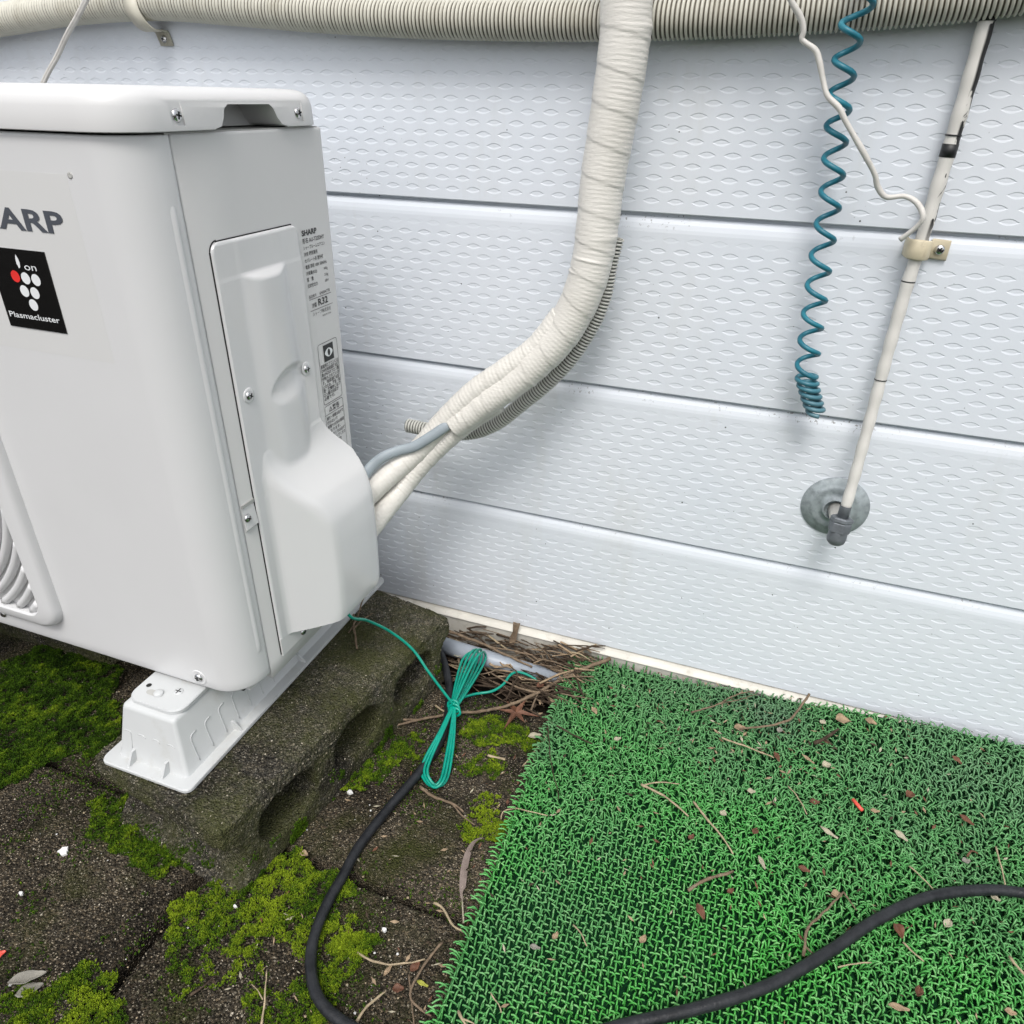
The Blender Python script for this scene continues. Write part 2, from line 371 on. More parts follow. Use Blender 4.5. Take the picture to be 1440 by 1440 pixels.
def board(z0, z1, embossed):
    V = []; F = []
    top = z0 + 0.006 + ROWS * CH
    def strip(prof):
        n = len(V)
        for (y, z) in prof: V.append((WX0, y, z)); V.append((WX1, y, z))
        for i in range(len(prof) - 1): F.append((n + 2 * i, n + 2 * i + 1, n + 2 * i + 3, n + 2 * i + 2))
    strip([(WALL + 0.010, z0 + 0.0005), (WALL + 0.0010, z0), (WALL, z0 + 0.0010), (WALL, z0 + 0.006)])
    strip([(WALL, top), (WALL, z1 - 0.0185), (WALL + 0.0004, z1 - 0.0150), (WALL + 0.0016, z1 - 0.0100), (WALL + 0.0034, z1 - 0.0062), (WALL + 0.0056, z1 - 0.0040), (WALL + 0.0090, z1 - 0.0032), (WALL + 0.0095, z1 + 0.003)])
    if not embossed: strip([(WALL, z0 + 0.006), (WALL, top)])
    V = np.array(V); F = [tuple(f) for f in F]
    if embossed:
        ncol = int((WX1 - WX0) / CW) - 1; Cs = []; Fs = []; n = len(V); c = 0
        for r in range(ROWS):
            zc = z0 + 0.006 + (r + 0.5) * CH; off = (r % 2) * CW / 2
            x0 = WX0 + off; xe = x0 + ncol * CW
            cx = x0 + CW * (np.arange(ncol) + 0.5)
            blk = cv[None] + np.stack([cx, np.full(ncol, WALL), np.full(ncol, zc)], 1)[:, None]
            fade = 0.35 if r == ROWS - 1 else 1.0
            blk[:, :, 1] = WALL + (blk[:, :, 1] - WALL) * fade * rng.uniform(0.85, 1.1, (ncol, 1))
            Cs.append(blk.reshape(-1, 3)); Fs.append((cf[None] + n + (np.arange(ncol) * 37)[:, None, None]).reshape(-1, 3)); n += ncol * 37
            for a, b in ((WX0, x0), (xe, WX1)):
                if b - a > 1e-6:
                    Cs.append(np.array([(a, WALL, zc - CH / 2), (b, WALL, zc - CH / 2), (b, WALL, zc + CH / 2), (a, WALL, zc + CH / 2)])); F.append((n, n + 1, n + 2, n + 3)); n += 4
        V = np.concatenate([V] + Cs); F = F + np.concatenate(Fs).tolist()
    return mk('siding_board', V, F, M['wall'], wall)
wall = empty('siding_wall', (0.15, WALL, 0)); tag(wall, 'pale blue-white house wall of horizontal siding boards embossed with small lens dents', 'wall')
for k in range(12): board(SE[k], SE[k + 1], k < 5)
b = MB()
pr = [(0.3645, 0.033), (0.3475, 0.0262), (0.3425, 0.0228), (0.3415, 0.0215), (0.3445, 0.0200), (0.3455, -0.03)]
for i, (y, z) in enumerate(pr): b.v += [(WX0, y, z), (WX1, y, z)]
b.f += [(2 * i, 2 * i + 2, 2 * i + 3, 2 * i + 1)[::-1] for i in range(len(pr) - 1)]
b.obj('base_trim', M['trim'], wall)
MB().box(WX0, WX1, WALL + 0.0105, WALL + 3.0, -0.05, 2.36).obj('wall_core', M['dark'], wall)

# ================================================================== AIR CONDITIONER OUTDOOR UNIT
AC = empty('air_conditioner', (-0.33, 0.08, 0.168))
tag(AC, 'white outdoor air conditioner unit with fan grille and bulging pipe cover beside the wall', 'air conditioner')
YF, YR, ZB, ZT = -0.0425, 0.199, 0.1785, 0.685
def arc(cx, cy, r, a0, a1, n): return [(cx + r * math.cos(R(a0 + (a1 - a0) * i / n)), cy + r * math.sin(R(a0 + (a1 - a0) * i / n))) for i in range(n + 1)]
# front panel: front face wrapping round the corner to the seam on the side
RC = 0.036
plan = [(-0.66, YF + 0.05), (-0.66, YF + RC)] + arc(-0.66 + RC, YF + RC, RC, 180, 270, 8) + [(-0.5 + 0.05 * i, YF) for i in range(1, 9)] + arc(-RC, YF + RC, RC, -90, 0, 14) + [(0, -0.003), (0, -0.0004), (-0.0006, 0.0002), (-0.006, 0.0002)]
levels = [(0.1795, 0.004), (0.1785, 0.0022), (0.1790, 0.0006), (0.1805, 0.0)] + [(0.19 + 0.0615 * i, 0) for i in range(9)] + [(0.6835, 0), (0.6845, 0.0012), (0.6846, 0.006)]
def plan_norm(pl):
    N = []
    for i in range(len(pl)):
        a = Vector(pl[max(i - 1, 0)]); c = Vector(pl[min(i + 1, len(pl) - 1)]); d = (c - a).normalized(); N.append(Vector((d.y, -d.x)))
    return N
PN = plan_norm(plan)
V = [(p[0] - n.x * ins, p[1] - n.y * ins, z) for z, ins in levels for p, n in zip(plan, PN)]
m = len(plan); F = [(j * m + i, j * m + i + 1, (j + 1) * m + i + 1, (j + 1) * m + i) for j in range(len(levels) - 1) for i in range(m - 1)]
front = mk('front_panel', V, F, M['unit_front'], AC, True)
# long pressed rib beside the seam
b = MB(); rib = [(0.214, 0.0), (0.218, 0.0011), (0.225, 0.0013), (0.62, 0.0013), (0.633, 0.0011), (0.638, 0.0)]
for z, h in rib:
    for yy, k in ((-0.0125, 0), (-0.0108, .75), (-0.0092, 1), (-0.0076, .75), (-0.0060, 0)): b.v.append((0.0 - max(0, (-0.0065 - yy)) ** 2 * 14 + h * k - 0.0001, yy, z))
b.f = [(j * 5 + i, j * 5 + i + 1, j * 5 + i + 6, j * 5 + i + 5) for j in range(len(rib) - 1) for i in range(4)]
b.obj('pressed_rib', M['unit_front'], front, True)
# side panel with a softened rear edge
pl = [(-0.010, 0.0016), (-0.0012, 0.0016), (0.0, 0.0026), (0, 0.05), (0, 0.1), (0, 0.15), (0, YR - 0.010)] + arc(-0.008, YR - 0.008, 0.008, 0, 90, 6) + [(-0.05, YR)]
lv = [(0.1690, 0.0015), (0.1700, 0.0)] + [(0.19 + 0.0615 * i, 0) for i in range(9)] + [(0.6838, 0), (0.6846, 0.001)]
n_ = plan_norm(pl); V = [(p[0] - a.x * ins, p[1] - a.y * ins, z) for z, ins in lv for p, a in zip(pl, n_)]; m = len(pl)
mk('side_panel', V, [(j * m + i, j * m + i + 1, (j + 1) * m + i + 1, (j + 1) * m + i) for j in range(len(lv) - 1) for i in range(m - 1)], M['unit'], AC, True)
MB().box(-0.655, -0.011, YF + 0.012, YR - 0.001, 0.176, 0.684).obj('inner_casing', M['dark'], AC)
MB().box(-0.652, -0.012, YF + 0.022, YR - 0.006, 0.168, 0.1785).obj('base_pan', M['unit'], AC)
MB().box(-0.655, -0.05, YR - 0.002, YR + 0.0005, 0.172, 0.684).obj('rear_panel', M['unit'], AC)

# lid
def rrect(x0, x1, y0, y1, r, n=8): return arc(x1 - r, y0 + r, r, -90, 0, n) + arc(x1 - r, y1 - r, r, 0, 90, n) + arc(x0 + r, y1 - r, r, 90, 180, n) + arc(x0 + r, y0 + r, r, 180, 270, n)
LP = [(0.6868, 0.004, .99), (0.6862, 0.0018, 1), (0.6868, 0.0002, 1), (0.6890, 0.0), (0.7020, 0.0005), (0.7070, 0.0020), (0.7105, 0.0048), (0.7130, 0.0090), (0.7145, 0.0150), (0.7150, 0.030)]
V = []; m = None
for t in LP:
    z, ins = t[0], t[1]; c = rrect(-0.664 + ins, 0.0045 - ins, -0.047 + ins, 0.2035 - ins, 0.038 - min(ins, 0.025)); m = len(c); V += [(x, y, z) for x, y in c]
F = [(j * m + i, j * m + (i + 1) % m, (j + 1) * m + (i + 1) % m, (j + 1) * m + i) for j in range(len(LP) - 1) for i in range(m)]
F += [tuple(range(m - 1, -1, -1)), tuple(range((len(LP) - 1) * m, len(LP) * m))]
lid = mk('lid', V, F, M['unit'], AC)
def cutter(poly_yz, x0, x1):
    n = len(poly_yz); V = [(x0, y, z) for y, z in poly_yz] + [(x1, y, z) for y, z in poly_yz]
    F = [tuple(range(n)), tuple(range(2 * n - 1, n - 1, -1))] + [(i, i + n, (i + 1) % n + n, (i + 1) % n) for i in range(n)]
    o = mk('cutter', V, F, M['inside']); bm = bmesh.new(); bm.from_mesh(o.data); bmesh.ops.recalc_face_normals(bm, faces=bm.faces); bm.to_mesh(o.data); bm.free(); return o
cuts = [cutter([(0.046, 0.680), (0.046, 0.6870), (0.0525, 0.6885), (0.0565, 0.694), (0.0590, 0.7005), (0.0640, 0.7035), (0.116, 0.7035), (0.1205, 0.7005), (0.1245, 0.6935), (0.1300, 0.6885), (0.138, 0.6870), (0.138, 0.680)], -0.030, 0.02)]
for yc in (0.0075, 0.1555): cuts.append(cutter([(yc - 0.0062, 0.690), (yc + 0.0068, 0.690), (yc + 0.0058, 0.7085), (yc - 0.0062, 0.7085)], 0.0030, 0.02))
for c in cuts:
    md = lid.modifiers.new('cut', 'BOOLEAN'); md.object = c; md.operation = 'DIFFERENCE'; md.solver = 'EXACT'
bake(lid)
for c in cuts: bpy.data.objects.remove(c)
for p in lid.data.polygons: p.use_smooth = True
lid.data.set_sharp_from_angle(angle=R(28))
# body top under the pocket
MB().box(-0.62, -0.0015, YF + 0.040, YR - 0.009, 0.6835, 0.6856).obj('top_flange', M['inside'], AC)

def screw(pos, ax, r=0.0042, parent=None, turn=0.5):
    """Pan-head screw with a cross recess, one mesh."""
    ax = Vector(ax).normalized(); o = Vector(pos)
    v, f = lathe([(r * 1.0, 0), (r, r * 0.12), (r * 0.86, r * 0.36), (r * 0.55, r * 0.52), (0.0004, r * 0.56)], o, ax, 20)
    b = MB().add(v, f); a = ax.orthogonal().normalized(); c = ax.cross(a)
    o1 = mk('screw', b.v, b.f, M['chrome'], parent, True)
    b = MB()
    for k in range(2):
        t = turn + k * math.pi / 2; d = a * math.cos(t) + c * math.sin(t); e = ax.cross(d)
        L, W = r * 0.56, r * 0.13; q0 = o + ax * (r * 0.50); q1 = o + ax * (r * 0.60)
        vs = [q + d * sx * L + e * sy * W for q in (q0, q1) for sx, sy in ((-1, -1), (1, -1), (1, 1), (-1, 1))]
        b.add(vs, [(0, 3, 2, 1), (4, 5, 6, 7), (0, 1, 5, 4), (1, 2, 6, 5), (2, 3, 7, 6), (3, 0, 4, 7)])
    return o1, b
def add_screw(pos, ax, parent, r=0.0042, turn=0.5, sub=True):
    o, b = screw(pos, ax, r, parent, turn)
    b.obj('cross_slot', M['dark'], o if sub else parent)
    return o
for y, t in ((0.0082, 0.6), (0.1560, 1.1)): add_screw((0.0028, y, 0.6965), (1, 0, 0), AC, 0.0046, t)

# service cover: a height field (hump, finger dimple, flared pipe bulge) on the side panel
PY = [0.0, 0.034, 0.037, 0.044, 0.053, 0.066, 0.076, 0.083, 0.112, 0.135, 0.150, 0.158, 0.1625, 0.1650, 0.1662]
PX = [0.0, 0.0, 0.0015, 0.0100, 0.0195, 0.0325, 0.0420, 0.0448, 0.0480, 0.0490, 0.0475, 0.0435, 0.0360, 0.0200, 0.0]
FZ = [0.19, 0.2035, 0.206, 0.211, 0.220, 0.265, 0.303, 0.329, 0.353, 0.368, 0.382, 0.395, 0.404, 0.416, 0.43]
FX = [0.040, 0.041, 0.0425, 0.0445, 0.0460, 0.0500, 0.0495, 0.0450, 0.0330, 0.0215, 0.0120, 0.0050, 0.002, 0.0, -0.004]
def smooth_tab(X, Y, w):
    xs_ = np.linspace(X[0], X[-1], 600); ys_ = np.interp(xs_, X, Y); k = max(3, int(w / (xs_[1] - xs_[0]))); g_ = np.exp(-0.5 * np.linspace(-2.5, 2.5, 2 * k + 1) ** 2); g_ /= g_.sum()
    return xs_, np.convolve(np.r_[[ys_[0]] * k, ys_, [ys_[-1]] * k], g_, 'valid')
PY, PX = smooth_tab(PY, PX, 0.0035); FZ, FX = smooth_tab(FZ, FX, 0.012)
def smin(a, b, k): h = max(k - abs(a - b), 0) / k; return min(a, b) - h * h * k * 0.25
def smax(a, b, k): return -smin(-a, -b, k)
def cover_h(y, z):
    base = 0.0026
    # hump
    c = 0.0800 + (0.577 - z) * 0.02; hw = 0.0345 + (0.577 - z) * 0.02
    u = (y - c) / hw; hum = 0.0
    if abs(u) < 1: hum = 0.0068 * (0.5 + 0.5 * math.cos(math.pi * abs(u) ** 1.7))
    hum = smin(hum, max(0.0, (0.578 - z) * 1.1), 0.0015)
    ze = (z - (0.4700 + (y - 0.088) * 0.12)) / 0.0175; ye = (y - 0.090) / 0.030
    d = ye * ye + ze * ze
    if d < 1: hum -= 0.0065 * (1 - d) ** 0.8 * (0.55 + 0.45 * max(-1, min(1, ze * 1.6 + 0.3)))
    h = base + max(hum, -0.001)
    # bulge
    if z < 0.43:
        bl = smin(np.interp(y, PY, PX), np.interp(z, FZ, FX), 0.010)
        if 0.034 < y < 0.1662: h = smax(h, base + bl, 0.002) if bl > 0 else h
    return h
ys = np.linspace(0.0205, 0.1665, 96); zs = np.linspace(0.2060, 0.607, 236)
b = MB(); idx = {}
def edge_ok(y, z):
    # outline of the cover: front edge y .0205, rear edge y .137 above the bulge, widening for the bulge
    yr = 0.1375 if z > 0.420 else 0.1375 + 0.0290 * (lambda q: q * q * (3 - 2 * q))(min(1.0, (0.420 - z) / 0.060))
    return yr
NY, NZ = 84, 236
for j, z in enumerate(zs):
    yr = edge_ok(0, z); ye0 = 0.0205 + 0.0
    rc = 0.009
    ins = rc - math.sqrt(max(0, rc * rc - max(0, z - (0.607 - rc)) ** 2)) if z > 0.607 - rc else 0
    for i in range(NY + 1):
        y = ye0 + ins + (yr - ins - ye0 - ins) * i / NY
        h = cover_h(y, z)
        e = min(y - ye0 - ins, yr - ins - y, 0.607 - z)
        if z > 0.412 or y < 0.05: h = min(h, 0.0008 + max(0, e) * 1.6) if e < 0.0014 else h
        b.v.append((h, y, z))
for j in range(NZ - 1):
    for i in range(NY): a = j * (NY + 1) + i; b.f.append((a, a + 1, a + NY + 2, a + NY + 1))
n = len(b.v); rim = [i for i in range(NY + 1)] + [j * (NY + 1) + NY for j in range(1, NZ)] + [(NZ - 1) * (NY + 1) + i for i in range(NY - 1, -1, -1)] + [j * (NY + 1) for j in range(NZ - 2, 0, -1)]
for r_ in rim: b.v.append((0.0002, b.v[r_][1], b.v[r_][2]))
for i in range(len(rim)):
    i2 = (i + 1) % len(rim)
    if i < NY: continue                                    # the bulge is open at the bottom
    b.f.append((rim[i], n + i, n + i2, rim[i2]))
cover = b.obj('pipe_cover', M['cover'], AC, True); cover.data.set_sharp_from_angle(angle=R(50))
# hairline shadow gap round the cover
b = MB()
b.box(0.0001, 0.0006, 0.0192, 0.0206, 0.188, 0.6); b.box(0.0001, 0.0006, 0.0285, 0.130, 0.6068, 0.6080)
b.add([(0.0004, y, z) for y, z in arc(0.0292, 0.5988, 0.0100, 90, 180, 8)] + [(0.0004, y, z) for y, z in arc(0.0292, 0.5988, 0.0087, 90, 180, 8)], [(i, i + 9, i + 10, i + 1) for i in range(8)])
b.box(0.0001, 0.0005, 0.1374, 0.1379, 0.418, 0.600)
b.obj('cover_gap', M['dark'], cover)
# lower fixing plate below the bulge, notch and screw on the front strip
MB().box(0.0003, 0.0024, 0.0206, 0.066, 0.186, 0.2085).obj('cover_foot', M['unit'], cover)
MB().box(0.0002, 0.0010, 0.060, 0.075, 0.1905, 0.2030).obj('drain_opening', M['dark'], AC)
for (y, z, t) in ((0.0345, 0.4760, 0.3), (0.1225, 0.4735, 0.9)):
    v, f = lathe([(0.0072, 0.0), (0.0070, 0.0006), (0.0056, 0.0007)], (0.0026, y, z), (1, 0, 0), 24)
    sc_ = add_screw((0.0030, y, z), (1, 0, 0), AC, 0.0044, t); mk('screw_seat', v, f, M['cover'], sc_, True)
MB().box(0.0001, 0.0013, 0.0022, 0.0190, 0.3755, 0.3790).obj('strip_notch', M['inside'], AC)
b = MB(); b.add([(0.0002, 0.0022, 0.3755), (0.0002, 0.0190, 0.3755), (0.0002, 0.0190, 0.351), (0.0002, 0.0022, 0.351), (0.0022, 0.0022, 0.353), (0.0022, 0.0190, 0.353)], [(0, 3, 4), (0, 4, 5, 1), (1, 5, 2), (3, 2, 5, 4)])
b.obj('strip_step', M['unit'], AC)
add_screw((0.0012, 0.0066, 0.3640), (1, 0, 0), AC, 0.0044, 0.2)
add_screw((0.0024, 0.0580, 0.1915), (1, 0, 0), AC, 0.0042, 0.7)
v, f = tube(spline([(0.002, 0.066, 0.188), (0.004, 0.078, 0.197), (0.006, 0.092, 0.207), (0.01, 0.11, 0.214)], 6), 0.0011, 6)
mk('earth_lead', v, f, M['ink'], AC, True)
# front screws and a small plugged hole
add_screw((-0.054, YF - 0.0004, 0.1905), (0, -1, 0), AC, 0.0048, 0.5)
v, f = lathe([(0.0092, 0.0), (0.0088, 0.0008), (0.0070, 0.0002), (0.0052, 0.0001)], (-0.054, YF, 0.1905), (0, -1, 0), 24); mk('screw_dish', v, f, M['unit_front'], AC, True)
add_screw((-0.324, YF - 0.0004, 0.1955), (0, -1, 0), AC, 0.0042, 0.9)
v, f = lathe([(0.0024, 0), (0.0022, 0.0005), (0.0012, 0.0002)], (-0.055, YF, 0.6585), (0, -1, 0), 16); mk('drain_plug', v, f, M['inside'], AC, True)

# fan grille: raised rounded frame and concentric rings
FCX, FCZ = -0.432, 0.400
def rr(cx, cz, hx, hz, r, n=8):
    P = []
    for sx, sz, a0 in ((1, -1, -90), (1, 1, 0), (-1, 1, 90), (-1, -1, 180)):
        for i in range(n + 1):
            a = R(a0 + 90 * i / n); P.append((cx + sx * (hx - r) + r * math.cos(a), cz + sz * (hz - r) + r * math.sin(a)))
    return P
secs = [(0.2075, 0.196, 0.026, YF + 0.001), (0.2070, 0.1955, 0.0255, YF - 0.0050), (0.2055, 0.194, 0.025, YF - 0.0085), (0.2020, 0.1905, 0.024, YF - 0.0105), (0.1880, 0.1820, 0.020, YF - 0.0110), (0.1862, 0.1800, 0.018, YF - 0.0095), (0.1855, 0.1795, 0.018, YF + 0.004)]
V = []; F = []
for hx, hz, r_, y in secs: P = rr(FCX, FCZ, hx, hz, r_); V += [(x, y, z) for x, z in P]
m = len(P); F = [(j * m + i, j * m + (i + 1) % m, (j + 1) * m + (i + 1) % m, (j + 1) * m + i) for j in range(len(secs) - 1) for i in range(m)]
grille = mk('fan_grille', V, F, M['unit_front'], AC, True); grille.data.set_sharp_from_angle(angle=R(40))
P = rr(FCX, FCZ, 0.1856, 0.1796, 0.018); mk('grille_back', [(x, YF - 0.0012, z) for x, z in P], [tuple(range(len(P)))[::1]], M['unit'], grille)
rk = 0
r_ = 0.03
while r_ < 0.25:
    run = []; runs = []
    for k in range(0, 241):
        a = 2 * math.pi * k / 240; x = FCX + r_ * math.cos(a); z = FCZ + r_ * math.sin(a)
        if abs(x - FCX) < 0.186 and abs(z - FCZ) < 0.180: run.append((x, YF - 0.0045, z))
        elif run: runs.append(run); run = []
    if run: runs.append(run)
    for run in runs:
        if len(run) > 2: v, f = tube(run, 0.0050, 8, True, 0.95, (0, 1, 0)); mk('grille_ring', v, f, M['unit_front'], grille, True)
    r_ += 0.0135
# plates, lettering ------------------------------------------------
def text_geo(s, size, width=None, bold=0.0, xs=1.0, shear=0.0):
    cu = bpy.data.curves.new('t', 'FONT'); cu.body = s; cu.size = 1.0; cu.resolution_u = 3; cu.offset = bold; cu.shear = shear
    ob = bpy.data.objects.new('t', cu); COL.objects.link(ob); dg = bpy.context.evaluated_depsgraph_get(); dg.update()
    me = bpy.data.meshes.new_from_object(ob.evaluated_get(dg))
    V = np.array([v.co[:2] for v in me.vertices]) if len(me.vertices) else np.zeros((0, 2)); F = [tuple(p.vertices) for p in me.polygons]
    bpy.data.objects.remove(ob); bpy.data.meshes.remove(me); bpy.data.curves.remove(cu)
    if not len(V): return V, F, 0
    V = V.copy(); V[:, 0] -= V[:, 0].min(); cap = 0.70
    V *= size / cap; V[:, 0] *= xs
    if width: V[:, 0] *= width / V[:, 0].max()
    return V, F, V[:, 0].max()
def put(b, s, size, x, z, plane, width=None, bold=0.0, xs=1.0, off=0.0, shear=0.0):
    V, F, wd = text_geo(s, size, width, bold, xs, shear)
    if plane == 'front': P = [(x + a, YF - off, z + c) for a, c in V]; b.add(P, F)
    else: P = [(off, x + a, z + c) for a, c in V]; b.add(P, F)
    return wd
b = MB(); put(b, 'SHARP', 0.0150, -0.1815, 0.6180, 'front', 0.1085, 0.026, 1.0, 0.0005); b.obj('brand_lettering', M['logo'], AC)
MB().box(-0.205, -0.0585, YF - 0.00008, YF + 0.001, 0.5205, 0.6590).obj('clear_film', M['film'], AC)
plate = MB().box(-0.1625, -0.1010, YF - 0.0008, YF + 0.001, 0.5400, 0.6030).obj('emblem_plate', M['plate'], AC)
def dot(x, z, r, mat, name='emblem_dot'):
    V = [(x + r * math.cos(k * math.pi / 12), YF - 0.0011, z + r * math.sin(k * math.pi / 12)) for k in range(24)]; mk(name, V, [tuple(range(24))], mat, plate)
dot(-0.1390, 0.5818, 0.0046, M['red_ink'])
for x, z in ((-0.1283, 0.5812), (-0.1176, 0.5808), (-0.1338, 0.5708), (-0.1230, 0.5702), (-0.1285, 0.5603)): dot(x, z, 0.0046, M['white_ink'])
b = MB()
lf = [(-0.1322, 0.5884), (-0.1306, 0.5895), (-0.1298, 0.5925), (-0.1302, 0.5960), (-0.1318, 0.5992), (-0.1332, 0.5960), (-0.1335, 0.5920)]
b.add([(x, YF - 0.0011, z) for x, z in lf], [tuple(range(len(lf)))]); b.obj('emblem_leaf', M['white_ink'], plate); b = MB()
put(b, 'on', 0.0056, -0.1262, 0.5878, 'front', 0.0125, 0.0, 1.0, 0.0011); b.obj('emblem_lettering', M['white_ink'], plate); b = MB(); put(b, 'Plasmacluster', 0.0046, -0.1592, 0.5482, 'front', 0.0545, 0.010, 1.0, 0.0011)
b.obj('emblem_lettering', M['white_ink'], plate)
# rating print on the side panel
b = MB(); OX = 0.00035
put(b, 'SHARP', 0.0048, 0.1448, 0.5950, 'side', 0.0245, 0.03, 1.0, OX)
rows = [('形名 AU-T22DHY', .0036, .036), ('シャープルームエアコン', .0027, .036), ('冷房 暖房兼用', .0029, .022), ('セパレート形 室外機', .0029, .031), ('電源 単相 100V 50/60Hz', .0029, .036), ('冷媒量(R32)', .0027, .018), ('質　量', .0029, .011), ('圧縮機出力', .0027, .017)]
z = 0.5885
for s, h, wd in rows:
    put(b, s, h, 0.1448, z, 'side', wd, 0.010, 1, OX); z -= 0.00585
for k, s in enumerate(('440g', '21kg', '600W')): put(b, s, 0.0026, 0.1748, 0.5885 - 0.00585 * (5 + k), 'side', 0.0065, 0, 1, OX)
put(b, '製造番号', 0.0024, 0.1448, 0.5372, 'side', 0.0125, 0, 1, OX); put(b, '6N004778', 0.0030, 0.1630, 0.5372, 'side', 0.0180, 0, 1, OX)
b.box(OX - 0.0001, OX, 0.1448, 0.1830, 0.5355, 0.5359)
put(b, '冷媒', 0.0036, 0.1480, 0.5275, 'side', 0.0080, 0.01, 1, OX); put(b, 'R32', 0.0064, 0.1590, 0.5275, 'side', 0.0170, 0.022, 1, OX)
b.box(OX - 0.0001, OX, 0.1448, 0.1840, 0.5246, 0.5250)
put(b, 'シャープ株式会社', 0.0030, 0.1480, 0.5195, 'side', 0.0320, 0, 1, OX); put(b, 'MADE IN CHINA', 0.0017, 0.1640, 0.5155, 'side', 0.0155, 0, 1, OX)
b.obj('rating_print', M['ink'], AC)
def outline(b, y0, y1, z0, z1, t=0.0005, r=0.003):
    o = [(y, z) for y, z in rr((y0 + y1) / 2, (z0 + z1) / 2, (y1 - y0) / 2, (z1 - z0) / 2, r, 4)]; i_ = [(y, z) for y, z in rr((y0 + y1) / 2, (z0 + z1) / 2, (y1 - y0) / 2 - t, (z1 - z0) / 2 - t, r - t, 4)]
    n = len(o); b.add([(OX, y, z) for y, z in o + i_], [(k, (k + 1) % n, (k + 1) % n + n, k + n) for k in range(n)])
b = MB(); outline(b, 0.1490, 0.1845, 0.4245, 0.4895)
b.add([(OX, y, z) for y, z in ((0.1585, 0.4690), (0.1765, 0.4690), (0.1765, 0.4865), (0.1585, 0.4865))], [(0, 1, 2, 3)])
z = 0.4640
for s in ('家庭用エアコンには', 'GWP(地球温暖化係', '数)が675のフロン類', 'が封入されていま', 'す。地球温暖化防', '止のため、移設・修', '理・廃棄時にはフ', 'ロン類の回収が', '必要です。'):
    put(b, s, 0.0031, 0.1508, z, 'side', min(0.0325, 0.0040 * len(s)), 0.012, 1, OX); z -= 0.00435
outline(b, 0.1490, 0.1845, 0.352, 0.4230); b.box(OX - 0.0001, OX, 0.1490, 0.1845, 0.4125, 0.4129)
put(b, '△警告', 0.0048, 0.1570, 0.4150, 'side', 0.0200, 0.008, 1, OX)
z = 0.4070
for s in ('据付・修理は自分で', '行わないで', '感電や火災の原因', 'になります。', '点検のときは必ず', '電源を切ってくださ', 'い。指や棒を', '入れないこと', '高温部に注意', 'してください'):
    put(b, s, 0.0030, 0.1510, z, 'side', min(0.0320, 0.0040 * len(s)), 0.012, 1, OX); z -= 0.0050
wl = b.obj('warning_print', M['ink'], AC)
b = MB(); ey = [(0.1675 + 0.0072 * math.cos(t), 0.4778 + 0.0046 * math.sin(t) * (1 - 0.35 * abs(math.cos(t)) ** 2)) for t in np.linspace(0, 2 * math.pi, 24, endpoint=False)]
b.add([(OX + 0.0002, y, z) for y, z in ey], [tuple(range(24))]); b.obj('eye_symbol', M['white_ink'], wl)
b = MB(); b.add([(OX + 0.0004, 0.1675 + 0.0023 * math.cos(t), 0.4778 + 0.0036 * math.sin(t)) for t in np.linspace(0, 2 * math.pi, 16, endpoint=False)], [tuple(range(16))]); b.obj('eye_pupil', M['ink'], wl)
# front foot bracket reaching over the rail
def slab(name, poly, z0, z1, mat, parent, bev=0.0012):
    n = len(poly); c = np.mean(poly, axis=0); V = [(x, y, z0) for x, y in poly] + [(x, y, z1 - bev) for x, y in poly]
    ins = []
    for x, y in poly: d = np.array((x, y)) - c; L = np.linalg.norm(d); ins.append(c + d * (L - bev) / L)
    V += [(x, y, z1) for x, y in ins]
    F = [(i, (i + 1) % n, (i + 1) % n + n, i + n) for i in range(n)] + [(i + n, (i + 1) % n + n, (i + 1) % n + 2 * n, i + 2 * n) for i in range(n)] + [tuple(range(2 * n, 3 * n)), tuple(range(n - 1, -1, -1))]
    return mk(name, V, F, mat, parent)
foot_poly = [(-0.119, -0.02), (-0.119, -0.066)] + arc(-0.105, -0.066, 0.014, 180, 270, 6)[1:] + arc(-0.066, -0.066, 0.014, 270, 360, 6) + [(-0.052, -0.02)]
foot = slab('mounting_foot', [(x, y) for x, y in foot_poly], 0.1700, 0.1745, M['rail'], AC)
b = MB()
V = [(-0.093 + 0.0055 * math.cos(t) + (0.003 if math.cos(t) > 0 else -0.006), -0.065 + 0.0036 * math.sin(t), 0.1748) for t in np.linspace(0, 2 * math.pi, 20, endpoint=False)]
b.add(V, [tuple(range(20))]); b.obj('slot_hole', M['inside'], foot)
v, f = lathe([(0.0050, 0), (0.0048, 0.0018), (0.0040, 0.0024), (0.001, 0.0026)], (-0.090, -0.064, 0.1748), (0, 0, 1), 16); mk('slot_boss', v, f, M['rail'], foot, True)
b = MB(); b.add([(-0.1085 + 0.0028 * math.cos(t), -0.0580 + 0.0028 * math.sin(t), 0.1749) for t in np.linspace(0, 2 * math.pi, 14, endpoint=False)], [tuple(range(14))]); b.obj('bolt_hole', M['dark'], foot)
v, f = lathe([(0.0050, 0), (0.0046, 0.0009), (0.0030, 0.0012)], (-0.0735, -0.0545, 0.1746), (0, 0, 1), 18); fs = mk('foot_screw', v, f, M['rail'], foot, True)
b = MB().box(-0.0770, -0.0700, -0.0550, -0.0540, 0.1756, 0.1760).box(-0.0740, -0.0730, -0.0580, -0.0510, 0.17565, 0.17605); b.obj('screw_cross', M['ink'], foot)

